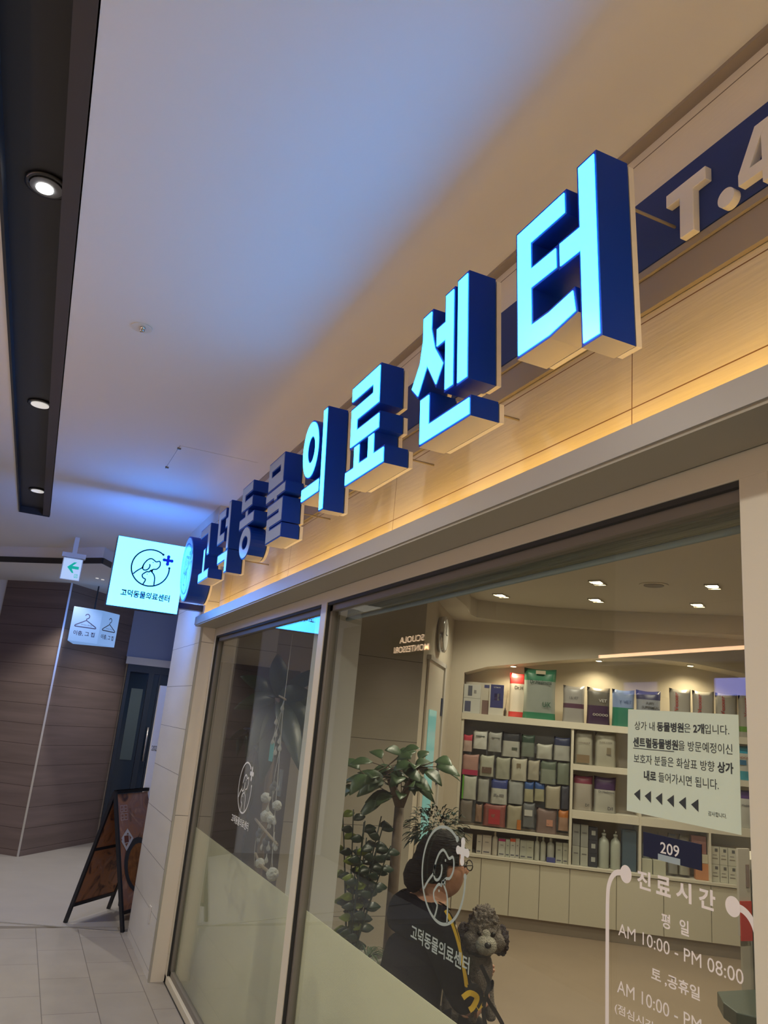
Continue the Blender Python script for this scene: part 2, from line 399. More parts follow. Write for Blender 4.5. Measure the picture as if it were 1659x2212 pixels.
def smooth(pts, n=6, closed=False):
    P = [Vector((*p, 0)) if len(p) == 2 else Vector(p) for p in pts]; out = []; N = len(P)
    rng = range(N if closed else N-1)
    for i in rng:
        p0 = P[(i-1) % N] if closed or i > 0 else P[i]; p1 = P[i]; p2 = P[(i+1) % N]; p3 = P[(i+2) % N] if closed or i+2 < N else p2
        for k in range(n):
            t = k/n; out.append(.5*((2*p1)+(-p0+p2)*t+(2*p0-5*p1+4*p2-p3)*t*t+(-p0+3*p1-3*p2+p3)*t**3))
    if not closed: out.append(P[-1])
    return out
def ribbon(g, pts, w, mx, depth=.0015, closed=False):
    P = [Vector((p[0], p[1])) for p in pts]; N = len(P); L = []; R = []
    for i in range(N):
        a = P[(i-1) % N] if closed or i > 0 else P[i]; b = P[(i+1) % N] if closed or i < N-1 else P[i]
        t = (b-a); t = t.normalized() if t.length > 0 else Vector((1, 0)); nn = Vector((-t.y, t.x))*w/2
        L.append(g.bm.verts.new(mx @ Vector((*(P[i]+nn), depth)))); R.append(g.bm.verts.new(mx @ Vector((*(P[i]-nn), depth))))
    for i in range(N if closed else N-1):
        j = (i+1) % N; g.bm.faces.new([L[i], R[i], R[j], L[j]])
def disc(g, c, r, mx, depth=.0016, n=24, sy=1):
    g.bm.faces.new([g.bm.verts.new(mx @ Vector((c[0]+r*math.cos(2*math.pi*i/n), c[1]+r*sy*math.sin(2*math.pi*i/n), depth))) for i in range(n)])
def pill(g, x0, x1, y0, y1, mx, depth=.0016):
    g.bm.faces.new([g.bm.verts.new(mx @ Vector((x, y, depth))) for x, y in ((x0, y0), (x1, y0), (x1, y1), (x0, y1))])

def pet_logo(g, c, R, mx, w=.045, sy=1.0, plus=True):
    """dog over cat inside an open circle; w = stroke width in units of R"""
    def T(p): return (c[0]+p[0]*R, c[1]+p[1]*R*sy)
    def Z(x, y): return ((x-1120)/143, -(y-456)/143)
    a0, a1 = math.radians(56), math.radians(360+8)
    ribbon(g, [T((math.cos(a0+(a1-a0)*i/60), math.sin(a0+(a1-a0)*i/60))) for i in range(61)], w*R*1.1, mx)
    for a in (a0, a1): disc(g, T((math.cos(a), math.sin(a))), .065*R, mx, sy=sy)
    for pl in ([(1063, 470), (1064, 440), (1085, 402), (1110, 384), (1130, 388), (1155, 402), (1178, 394), (1188, 410), (1186, 435), (1168, 458), (1142, 465), (1122, 482)],
               [(1066, 436), (1060, 460), (1070, 478), (1090, 478), (1108, 462), (1113, 440), (1108, 428)],
               [(1063, 462), (1040, 480), (1018, 500), (1000, 522)],
               [(1138, 466), (1137, 486)],
               [(1116, 490), (1098, 490), (1080, 504), (1068, 520), (1076, 540), (1096, 550), (1094, 568), (1084, 590)],
               [(1116, 492), (1124, 476), (1136, 488), (1154, 506), (1164, 535), (1167, 588)]):
        ribbon(g, [T(p) for p in smooth([Z(*p) for p in pl])], w*R, mx)
    disc(g, T(Z(1133, 412)), .03*R, mx, sy=sy); disc(g, T(Z(1103, 508)), .03*R, mx, sy=sy)
def plus_mark(g, c, R, mx, sy=1.0):
    cx, cy = c[0]+.83*R, c[1]+.52*R*sy
    ribbon(g, [(cx-.22*R, cy), (cx+.22*R, cy)], .15*R*sy, mx, .0018); ribbon(g, [(cx, cy-.22*R*sy), (cx, cy+.22*R*sy)], .15*R, mx, .0019)
    for dx, dy in ((-.2, 0), (.2, 0), (0, -.2), (0, .2)): disc(g, (cx+dx*R, cy+dy*R*sy), .09*R, mx, .002, sy=sy)

# ================================================================== STRUCTURE
struct(G().box(-4, 6.62, 0, 3.0, -.06, 0).done('floor', M['floor']))
struct(G().prism([(6.62, 0), (12, 0), (12, 3), (6.85, 3), (6.62, 0)][:4], -.06, 0).done('floor.001', M['floor2']))
struct(G().prism([(6.44, 0), (6.458, 0), (6.80, .95), (7.5, 3.0), (7.48, 3.0), (6.78, .95)], 0, .004).done('trim_1', M['strip']))
struct(G().box(-1, 10.4, -6, 0, -.06, 0).done('floor.002', M['shopfloor']))
# corridor ceiling with the long slot
g = G(); ZC = 3.01
YR = lambda x: 1.266-.0124*x
YL = lambda x: 1.477-.0103*x
g.prism([(-4, 0), (8.7, 0), (8.7, YR(8.7)), (-4, YR(-4))], ZC, ZC+.2); g.prism([(-4, YL(-4)), (8.7, YL(8.7)), (8.7, 3), (-4, 3)], ZC, ZC+.2); g.prism([(6.77, YR(6.77)), (8.7, YR(8.7)), (8.7, YL(8.7)), (6.77, YL(6.77))], ZC, ZC+.2)
struct(g.done('ceiling', M['ceiling'], recalc=True))
g = G(); rp = [(9.6, 3.0), (9.05, 2.1), (8.6, 1.56), (8.12, 1.01), (7.72, .66), (7.93, .55), (8.35, .25), (8.6, -.7), (12, -.7), (12, 3.0)]
g.prism(rp, 2.85, ZC+.02); struct(g.done('ceiling.001', M['ceiling']))
g = G()
for (a, b) in zip(rp[:8], rp[1:8]):
    a = Vector(a); b = Vector(b); t = (b-a).normalized(); nn = Vector((t.y, -t.x)) * -.012
    nn = nn if nn.x < 0 else -nn
    g.prism([a, b, b+nn, a+nn], 2.85, 2.905)
struct(g.done('trim_2', M['slot']))
# slot liner
g = G(); x0, x1 = -4, 6.77
def slab(g, x0, x1, ya, yb, z0, z1): g.prism([(x0, ya(x0)), (x1, ya(x1)), (x1, yb(x1)), (x0, yb(x0))], z0, z1)
slab(g, x0, x1, YR, YL, 3.055, 3.07); slab(g, x0, x1, lambda x: YL(x)-.006, lambda x: YL(x)+.004, 3.004, 3.055); g.box(x1-.008, x1, YR(x1), YL(x1), 3.004, 3.055)
struct(g.done('trim_3', M['slot']))
g = G(); slab(g, x0, x1-.01, lambda x: YR(x)-.004, lambda x: YR(x)+.050, 3.010, 3.055); struct(g.done('trim_4', M['slot_side']))
# facade above the window
struct(G().box(-1.5, 5.40, -.15, 0, 2.152, 2.551).box(-1.5, 5.40, -.15, -.002, 2.551, 2.9).done('wall_right', M['fascia']))
struct(G().box(-1.5, 5.40, -.15, .001, 2.84, 3.0).done('wall_right.001', M['fascia_top']))
struct(G().box(-1.5, 5.395, 0, .012, 2.553, 2.632).box(-1.5, 5.395, 0, .020, 2.634, 2.652).done('trim_5', M['raceway']))
struct(G().box(-1.5, 5.40, .13, .14, 2.158, 2.213).box(-1.5, 5.40, .0, .13, 2.158, 2.163).box(5.392, 5.40, 0, .13, 2.163, 2.213).done('trim_6', M['trim']))
struct(G().box(-1.5, 5.39, 0, .135, 2.150, 2.158).done('trim_7', M['soffit']))
g = G(); g.box(-1.4, 5.38, .126, .1295, 2.175, 2.200, 1); g.bm.faces.ensure_lookup_table()
for f in g.bm.faces:
    if f.calc_center_median().y < .127: f.material_index = 0
struct(g.done('trim_8', [M['led'], M['trim']]))
struct(G().box(-1.4, 5.38, .030, .042, 2.163, 2.168).done('trim_21', M['led_low']))
struct(G().box(-1.5, 5.40, -.01, .03, 3.0, 3.012).done('trim_9', M['raceway']))
# pier beside the window and stone wall beyond it
struct(G().box(5.37, 6.42, -.45, .092, 0, 3.01).done('wall_right.002', M['stone']))
struct(G().box(5.362, 5.37, .0, .086, 0, 2.15).done('wall_right.003', M['pier']))
struct(G().box(5.360, 5.374, .084, .098, 0, 2.15).done('trim_10', M['strip']))
struct(G().box(6.42, 10.5, -.75, -.6, 0, 2.85).done('wall_right.004', M['far_panel']))
struct(G().box(6.98, 7.03, -.6, .055, 0, 1.78).done('trim_11', M['white']))
text_obj('trim_20', '202', frame((6.978, .05, 1.2), (0, -1, 0), (0, 0, 1)), (.004, .045, .05, .09), M['ink'], None)['kind'] = 'structure'
# wooden pillar
pl = [(9.38, .83), (10.6, -.14), (11.2, 1.0), (9.92, 1.50)]
struct(G().prism(pl, 0, 2.85).done('wall_back', M['wood']))
struct(G().box(9.372, 9.39, .822, .842, 0, 2.85).done('trim_12', M['strip']))
struct(G().box(9.95, 10.1, 1.4, 3.0, 0, 2.85).done('wall_back.001', M['white']))
# far wall above and beside the dark door
struct(G().box(10.42, 10.5, -.75, .05, 2.18, 2.85).done('wall_back.002', M['far_panel']))
struct(G().box(10.38, 10.5, -.75, .0, 2.09, 2.18).done('trim_13', M['white']))
struct(G().box(10.40, 10.45, -.75, -.03, 0, 2.09).done('door_1', M['dark_glass']))
d1 = bpy.data.objects['door_1']
G().box(10.37, 10.40, -.72, -.03, 2.0, 2.09).box(10.37, 10.40, -.36, -.30, 0, 2.0).box(10.37, 10.40, -.07, -.03, 0, 2.0).box(10.37, 10.40, -.72, -.66, 0, 2.0).box(10.37, 10.40, -.45, -.43, 0, 2.0).done('door_frame', M['dark_frame'], d1)
G().box(10.39, 10.399, -.26, -.12, .95, 1.8).done('glass_panel', M['dark_glow'], d1)
G().tube([(10.33, -.39, .95), (10.33, -.39, 1.35)], .012).box(10.33, 10.40, -.395, -.385, 1.0, 1.01).box(10.33, 10.40, -.395, -.385, 1.29, 1.30).done('door_handle', M['strip'], d1)
# opposite side of the corridor (seen mirrored in the glass)
struct(G().box(-4, 4.5, 2.62, 2.8, 2.16, 3.01).done('wall_left', M['fascia']))
struct(G().box(-4, 4.5, 2.48, 2.49, 2.163, 2.213).box(-4, 4.5, 2.48, 2.62, 2.158, 2.163).done('trim_14', M['trim']))
struct(G().box(-4, 4.5, 2.484, 2.500, 2.214, 2.236).done('trim_15', M['led2']))
struct(G().box(-4, 4.5, 2.66, 2.8, 0, 2.16).done('wall_left.001', M['cream']))
struct(G().box(4.5, 9.95, 2.62, 2.8, 0, 3.01).done('wall_left.002', M['wood']))
t = thing('lightbox_sign', (3.0, 2.6, 1.9), 'lilac-blue lit sign box, mirrored in the glass above the grey food bags', 'sign')
G().box(2.4, 3.54, 2.56, 2.66, 1.955, 2.075).done('housing', M['navy_edge'], t); G().box(2.41, 3.53, 2.553, 2.56, 1.965, 2.065).done('lit_face', M['lilac'], t)
t = thing('lightbox_sign', (4.15, 2.6, 1.95), 'faint lilac lit sign, mirrored in the glass above the notice left corner', 'sign')
G().box(4.0, 4.33, 2.56, 2.66, 1.96, 2.06).done('housing', M['navy_edge'], t); G().box(4.01, 4.32, 2.553, 2.56, 1.97, 2.05).done('lit_face', mat('dim_lilac', (.4, .4, .7), .4, emit=(.30, .30, .8), estr=1.3), t)
t = thing('wall_sign', (7.6, 2.6, 2.45), 'warm glowing two-line letter sign seen mirrored in the glass left of the clock', 'sign')
fr = frame((7.05, 2.59, 2.4), (1, 0, 0), (0, 0, 1))
text_obj('lettering', [('SCUOLA', .01)], fr, (.42, 1.02, .135, .205), M['neon'], t, .0)
text_obj('lettering', [('MONTESSORI', .01)], fr, (.30, 1.15, .03, .10), M['neon'], t, .0)
G().box(7.3, 8.3, 2.60, 2.62, 2.40, 2.62).done('backing', M['slot'], t)

# ------------------------------------------------------------------ window frames
FR = M['frame']
g = G(); g.box(.30, 5.362, -.06, .0, 2.098, 2.150); g.box(.93, .993, -.045, .0, 0, 2.10); g.box(5.318, 5.362, -.06, .0, 0, 2.10); g.box(3.165, 3.235, -.06, 0, .045, 2.10)
g.box(.93, 5.362, -.06, .0, 0, .045)
struct(g.done('trim_16', FR, bevel=.002))
struct(G().box(-1.4, .30, -.06, 0, 2.098, 2.150).done('trim_17', FR))
g = G()
for a, b in ((.993, 3.165), (3.235, 5.318)):
    g.box(a, b, -.055, -.018, 2.062, 2.098).box(a, b, -.055, -.018, .045, .075); g.box(b-.03, b, -.055, -.018, .045, 2.098)
struct(g.done('trim_18', M['frame_in']))
g = G()
for a, b in ((.993, 3.165), (3.235, 5.318)):
    g.box(a, b, -.016, -.004, 2.086, 2.098); g.box(b-.006, b, -.016, -.004, .045, 2.098)
g.box(.85, 5.36, -.004, .004, .0, .006)
struct(g.done('trim_19', M['gasket']))
for i, (a, b) in enumerate(((.996, 3.160), (3.240, 5.314))):
    w = struct(G().box(a, b, -.036, -.030, .05, 2.09).done('window_%d' % (i+1), M['glass']))
    G().box(a+.01, b-.01, -.045, -.0435, .06, .895).done('dotted_film', M['film'], w)
# door leaf to the right of the window
d2 = struct(G().box(-1.0, .90, -.05, -.03, .05, 2.06).done('door_2', M['dark_glass']))
G().box(.90, .932, -.06, -.01, 0, 2.098).box(-1, .90, -.06, -.01, 2.06, 2.098).done('door_frame', M['frame_in'], d2)

# ------------------------------------------------------------------ shop interior
XM = 5.5
struct(G().box(XM, XM+.12, -1.665, -.02, 0, 3.0).done('wall_far', M['marble']))
DDv = Vector((.799, -.602, 0)).normalized(); P0 = Vector((5.5, -1.665, 0)); dlen = (Vector((6.78, -2.63, 0))-P0).length
FD = Matrix(((DDv.x, -DDv.y*1.0, 0, P0.x), (DDv.y, DDv.x, 0, P0.y), (0, 0, 1, 0), (0, 0, 0, 1)))  # x along the wall, y into it
struct(G(FD).box(0, dlen+.1, 0, .12, 0, 3.0).done('wall_far.001', M['cream']))
dd = struct(G(FD).box(.20, 1.0, -.02, -.004, 0, 2.19).done('door_3', M['doorwhite']))
G(FD).box(.17, 1.05, -.035, -.002, 2.165, 2.20).box(.98, 1.05, -.035, -.002, 0, 2.2).done('door_frame', M['outlet'], dd)
G(FD).box(.32, .70, -.026, -.021, .3, 1.78).done('glass_pane', M['aqua'], dd)
G(FD).box(.93, .975, -.03, -.021, 1.75, 1.90).box(.93, .975, -.03, -.021, 1.18, 1.36).done('lock_plate', M['navy_edge'], dd)
C0 = Vector((6.78, -2.63, 0)); SD = Vector((-.5501, -.8351, 0)); SN = Vector((.8351, -.5501, 0))
FS = Matrix(((SD.x, SN.x, 0, C0.x), (SD.y, SN.y, 0, C0.y), (0, 0, 1, 0), (0, 0, 0, 1)))  # x along shelf wall, y deeper, z up
def SP(s, t, z): return FS @ Vector((s, t, z))
# shelf wall with an arched niche
g = G(FS); DEP = .34
g.box(-.3, .125, 0, .1, 0, 3.0); g.box(-.3, 3.9, DEP, DEP+.05, 0, 3.0)
arch = [(.125, 2.19), (.34, 2.262), (.57, 2.30), (.98, 2.369), (1.37, 2.42), (1.83, 2.455), (2.24, 2.44), (2.69, 2.38), (3.0, 2.29), (3.2, 2.2)]
g.prism(arch + [(3.2, 3.0), (.125, 3.0)], 0, DEP, plane='xz')
g.box(3.2, 3.9, 0, .1, 0, 3.0)
struct(g.done('wall_back.003', M['cream']))
struct(G().box(-1, 7.4, -6.1, -6.0, 0, 3).box(-1, -.9, -6, -.15, 0, 3).done('wall_shop', M['cream']))
struct(G().box(-1, 10.3, -6, -.15, 2.86, 3.0).done('ceiling.002', M['shopceil']))
# lower soffit ring around the raised tray of the shop ceiling
tray = [(5.3, -1.55), (5.48, -1.78), (5.61, -1.98), (5.95, -2.28), (6.30, -2.52), (6.42, -2.66), (6.40, -2.86), (6.24, -3.27), (5.93, -3.74), (5.5, -4.2), (5.09, -4.65), (4.4, -5.3)]
outer = [(5.3, -.15), (6.0, -.15), (7.6, -1.6), (7.6, -2.5), (7.6, -3.0), (7.6, -3.2), (7.3, -3.5), (7.0, -4.0), (6.8, -4.5), (6.4, -5.0), (6.0, -5.5), (5.4, -6.0)]
g = G()
for i in range(len(tray)-1): g.prism([tray[i], tray[i+1], outer[i+1], outer[i]], 2.69, 2.859)
struct(g.done('ceiling.003', M['shopceil']))
# pilaster behind the mullion
struct(G().box(3.46, 3.58, -.29, -.10, 0, 2.86).done('wall_shop.001', M['white']))
# added dark board behind the mobile, stands in for shade on the wall
t_ = G().box(5.30, 5.33, -.62, -.06, 0, 1.93).done('darkening_board', mat('darkening_board_tone', (.05, .045, .045), .5, var=((3, 3, 3), .3)), bevel=.003); tag(t_, 'added tall dark board standing in for shade behind the mobile in the left pane', 'panel')
# roller shade
t = thing('roller_shade', (2.1, -.11, 2.05), 'olive roller shade rolled up along the top of the large window', 'blind')
g = G(); g.tube([(1.0, -.12, 2.085), (3.15, -.12, 2.085)], .028, 14); g.box(1.0, 3.15, -.097, -.093, 2.045, 2.10); g.done('shade_roll', M['shade'], t)
G().tube([(1.0, -.095, 2.037), (3.15, -.095, 2.037)], .008, 10).done('bottom_rail', M['blue_tape'], t)

# cabinets, counter and shelf unit
DOORX = [.13, .382, .64, .903, 1.165, 1.566, 1.962, 2.352, 2.75, 3.15]
t = thing('base_cabinet', SP(1.6, .15, 0), 'row of plain cream base cabinets below the product shelves', 'cabinet')
G(FS).box(.126, 3.19, .02, DEP-.01, .1, .555).done('cabinet_body', M['shelf'], t)
G(FS).box(.126, 3.19, .03, DEP-.02, 0.001, .1).done('toe_kick', M['toe'], t)
for a, b in zip(DOORX, DOORX[1:]): G(FS).box(a+.003, b-.003, -.0, .018, .105, .548).done('door', M['cabinet'], t, bevel=.001)
t = thing('counter_top', SP(1.6, .15, .56), 'long pale counter board on top of the cream cabinets', 'counter')
G(FS).box(.126, 3.19, -.015, DEP-.005, .556, .578).done('board', M['shelf'], t)
t = thing('shelf_unit', SP(1.6, .15, .58), 'cream built-in shelf unit with pegboard bay left and open shelves right', 'shelf')
for a, b in ((.126, .15), (1.150, 1.172), (1.755, 1.775), (2.345, 2.362), (3.17, 3.19)): G(FS).box(a, b, .005, DEP-.005, .578, 1.755).done('upright', M['shelf'], t)
G(FS).box(.126, 3.19, -.005, DEP-.005, 1.755, 1.815).done('shelf_board', M['shelf'], t)
for z0, z1 in ((.945, 1.045), (1.362, 1.445)):
    for a, b in ((1.172, 1.755), (1.775, 2.345), (2.362, 3.17)): G(FS).box(a, b, .0, DEP-.005, z0+.03, z1).done('shelf_board', M['shelf'], t)
G(FS).box(.15, 1.15, .12, .13, .83, 1.755).done('pegboard', M['peg'], t)
G(FS).box(.15, 1.15, .0, .12, .79, .812).done('shelf_board', M['shelf'], t)
G(FS).box(.15, 1.15, .10, .12, .812, .83).done('shelf_lip', M['toe'], t)
for (s, z) in ((.59, 2.297), (1.40, 2.412), (2.24, 2.43)):
    t = thing('shelf_downlight', SP(s, .15, z), {0.59: 'small lit spot under the arch above the red and white bag', 1.40: 'small lit spot under the arch, middle one', 2.24: 'small lit spot under the arch above the grey food bags'}[s], 'light', 'niche spots')
    G(FS @ Matrix.Translation((s, .15, z))).lathe([(.035, .012), (.035, 0.0), (.028, -.002)], n=16).done('trim_ring', M['white'], t)
    G(FS @ Matrix.Translation((s, .15, z))).lathe([(.026, -.0045), (.026, -.003)], n=16).done('lens', M['lamp_warm'], t)
    spot('niche_beam', SP(s, .15, z-.03), 10, (1, .80, .52), 150, .8, .03)

# ------------------------------------------------------------------ merchandise
GW = (.50, .50, .46); SIL = (.42, .44, .44); BLK = (.04, .045, .06); NVY = (.03, .04, .12)
def bag(name, s0, s1, z0, z1, t0, th, c1, label, cat='bag', group=None, band=None, bandc=None, text=None, wrinkle=.006, top=None, textc=None, seed=0, window=None):
    """pillow shaped pouch standing on a shelf or hanging from a hook"""
    th = th if th else .03
    r = thing(name, SP((s0+s1)/2, t0+th/2, z0), label, cat, group)
    n, k = 8, 8; g = G(FS); rnd = random.Random(seed*13+int(s0*1000))
    fr = []
    cols = [c1]; 
    for side in (0, 1):
        rows = []
        for j in range(k+1):
            v = j/k; row = []
            for i in range(n+1):
                u = i/n; bul = (math.sin(math.pi*u)**.5)*(math.sin(math.pi*min(1, v*.93+.07))**.5) if 0 < u < 1 else 0
                w = (1-.05*math.sin(math.pi*v)) ; x = s0+(s1-s0)*(.5+(u-.5)*w)
                y = t0+th/2 + (-1 if side == 0 else 1)*th/2*bul + rnd.uniform(-1, 1)*wrinkle*bul*.5
                row.append(g.v((x, y, z0+(z1-z0)*v + (math.sin(math.pi*u)*-.012*(v > .99)))))
            rows.append(row)
        for j in range(k):
            for i in range(n):
                f = g.bm.faces.new([rows[j][i], rows[j][i+1], rows[j+1][i+1], rows[j+1][i]]); f.smooth = True
                v = (j+.5)/k
                if side == 0 or True:
                    if top and v > top[0]: f.material_index = 1
                    elif band and band[0] < v < band[1]: f.material_index = 2 if top else 1
    bmesh.ops.remove_doubles(g.bm, verts=g.bm.verts, dist=.0004)
    ms = [CM(c1)] + ([CM(top[1])] if top else []) + ([CM(bandc)] if band else [])
    body = g.done('pouch', ms, r)
    if window:
        G(FS).box(s0+(s1-s0)*window[0], s0+(s1-s0)*window[1], t0-.003, t0-.001, z0+(z1-z0)*window[2], z0+(z1-z0)*window[3]).done('printed_label', CM(window[4]), body)
    if text:
        for tx, (a, b, c, d), tc in text:
            fr = frame(SP(s0, t0-.004, z0), SD, (0, 0, 1)); w, h = s1-s0, z1-z0
            text_obj('lettering', [(tx, .015)], fr, (a*w, b*w, c*h, d*h), CM(tc), body, 0)
    return r
def carton(name, s0, s1, z0, z1, t0, th, c1, label, cat='box', group=None, patch=None, text=None):
    r = thing(name, SP((s0+s1)/2, t0+th/2, z0), label, cat, group)
    body = G(FS).box(s0, s1, t0, t0+th, z0, z1).done('carton', CM(c1, .5), r, bevel=.0015)
    for p in (patch or []):
        a, b, c, d, col = p; w, h = s1-s0, z1-z0
        G(FS).box(s0+a*w, s0+b*w, t0-.0012, t0-.0004, z0+c*h, z0+d*h).done('printed_label', CM(col, .5), body)
    if text:
        for tx, (a, b, c, d), tc in text:
            fr = frame(SP(s0, t0-.0022, z0), SD, (0, 0, 1)); w, h = s1-s0, z1-z0
            text_obj('lettering', [(tx, .015)], fr, (a*w, b*w, c*h, d*h), CM(tc), body, 0)
    return r
def bottle(s0, s1, z0, z1, t0, c1, capc, label, group=None, pump=False):
    r = (s1-s0)/2; c = SP((s0+s1)/2, t0+r, z0); t = thing('bottle', c, label, 'bottle', group); h = z1-z0
    G(Matrix.Translation(c)).lathe([(r*.96, 0), (r, .006), (r, h*.66), (r*.85, h*.74), (r*.36, h*.80), (r*.36, h*.84)], n=18).done('bottle_body', CM(c1), t)
    if pump: G(Matrix.Translation(c)).lathe([(r*.42, h*.84), (r*.42, h*.9), (r*.12, h*.91), (r*.12, h)], n=12).tube([(0, 0, h*.985), tuple(-SN*r*.9 + Vector((0, 0, h*.97)))], r*.13, 6).done('pump', CM(capc), t)
    else: G(Matrix.Translation(c)).lathe([(r*.40, h*.84), (r*.34, h*.96), (r*.2, h)], n=12).done('cap', CM(capc), t)
    return t
ZT = 1.816
carton('product_box', .138, .385, ZT, 2.115, .12, .12, (.56, .53, .46), 'white carton with dog picture, behind the two small packs at the shelf left end', patch=[(.68, .98, .0, .45, (.20, .13, .12)), (.74, .94, .84, .94, (.06, .07, .2))])
carton('product_box', .13, .29, ZT, 1.955, .03, .07, (.52, .53, .51), 'small white pack with dark photo, lower of the two at shelf left end', patch=[(.1, .45, .1, .8, (.08, .09, .16))])
carton('product_box', .13, .29, 1.957, 2.085, .03, .07, (.52, .53, .51), 'small white pack with dark cross figure, upper of the two at shelf left end', patch=[(.25, .5, .15, .9, (.10, .11, .14)), (.6, .75, .35, .6, (.25, .25, .25))])
carton('product_box', .372, .512, ZT, 2.105, .04, .06, (.55, .53, .48), 'upright white carton with a navy printed front on the top shelf', patch=[(.1, .98, .24, .985, (.035, .04, .16)), (.36, .56, .48, .70, (.5, .14, .08)), (.58, .76, .48, .70, (.5, .48, .42))], text=[('ULTIMATE', (.3, .75, .88, .92), (.5, .5, .5))])
t = thing('reed_diffuser', SP(.53, .09, ZT), 'little dark bottle with a thin stick beside the navy carton', 'diffuser')
G(Matrix.Translation(SP(.53, .09, ZT))).lathe([(.012, 0), (.013, .05), (.006, .062), (.006, .075)], n=14).done('bottle', CM((.05, .03, .02)), t)
G().tube([SP(.53, .09, ZT+.07), SP(.55, .085, 2.06)], .0018, 6).done('stick', M['bark'], t)
bag('food_bag', .560, .735, ZT, 2.24, .14, .08, (.78, .72, .64), 'white bag with bright red top and bottom, left of the big green one', top=(.78, (.62, .05, .05)), band=(.04, .18), bandc=(.62, .05, .05), text=[('Dr.H', (.3, .75, .62, .70), (.05, .05, .05))])
bag('food_bag', .695, 1.0, ZT, 2.29, .03, .09, (.26, .29, .27), 'large grey and green pet food bag with handle hole on the top shelf', top=(.80, (.03, .18, .10)), band=(.06, .18), bandc=(.03, .18, .10), text=[('Dr.Healmens', (.2, .85, .68, .76), (.03, .06, .05)), ('U/K', (.6, .85, .24, .34), (.03, .10, .06))], window=(.36, .66, .88, .95, (.52, .45, .34)))
bag('food_bag', 1.065, 1.267, ZT, 2.155, .03, .07, (.30, .29, .28), 'grey bag with a thin purple stripe across its middle', band=(.42, .55), bandc=(.09, .04, .07), text=[('I & VET', (.3, .7, .62, .69), (.12, .12, .12))])
bag('food_bag', 1.286, 1.498, ZT, 2.155, .03, .07, (.13, .12, .10), 'dark bag with purple lower half and crumpled shiny top', band=(0, .5), bandc=(.05, .025, .06), top=(.88, (.25, .22, .18)), text=[('VET', (.5, .85, .60, .68), (.5, .5, .5)), ('00000', (.25, .9, .22, .29), (.35, .33, .3))])
bag('food_bag', 1.516, 1.72, ZT, 2.155, .03, .07, (.20, .28, .50), 'blue bag with green lower part, half behind the paper notice', band=(0, .5), bandc=(.02, .17, .11), text=[('Y VET', (.3, .85, .62, .70), (.05, .1, .25))])
bag('food_bag', 1.732, 1.955, ZT, 2.165, .03, .07, (.27, .29, .34), 'pouch with navy top reading PUPPY SUPERMEAL', top=(.78, (.05, .05, .13)), text=[('PUPPY', (.4, .72, .62, .69), (.1, .1, .1)), ('SUPERMEAL', (.22, .92, .51, .58), (.08, .08, .08))])
for k, (a, b, bc, lb) in enumerate(((2.031, 2.225, None, 'grey bag with upright red lettering, leftmost of four'), (2.235, 2.43, None, 'grey bag with upright red lettering, second from the left of four'), (2.437, 2.63, (.60, .25, .05), 'grey bag with upright red lettering and orange base'), (2.636, 2.80, (.12, .28, .04), 'grey bag with upright red lettering and green base, at the window frame'))):
    r = bag('food_bag', a, b, ZT, 2.205-.004*k, .04, .07, (.36, .34, .30), lb, group='four tall grey bags', band=(.08, .26) if bc else None, bandc=bc)
    fr = frame(SP(a+.075, .035, ZT+.15), (0, 0, 1), -SD)
    text_obj('lettering', [('Vexxer', .02)], fr, (.03, .20, .0, .035), CM((.40, .06, .05)), r, 0)
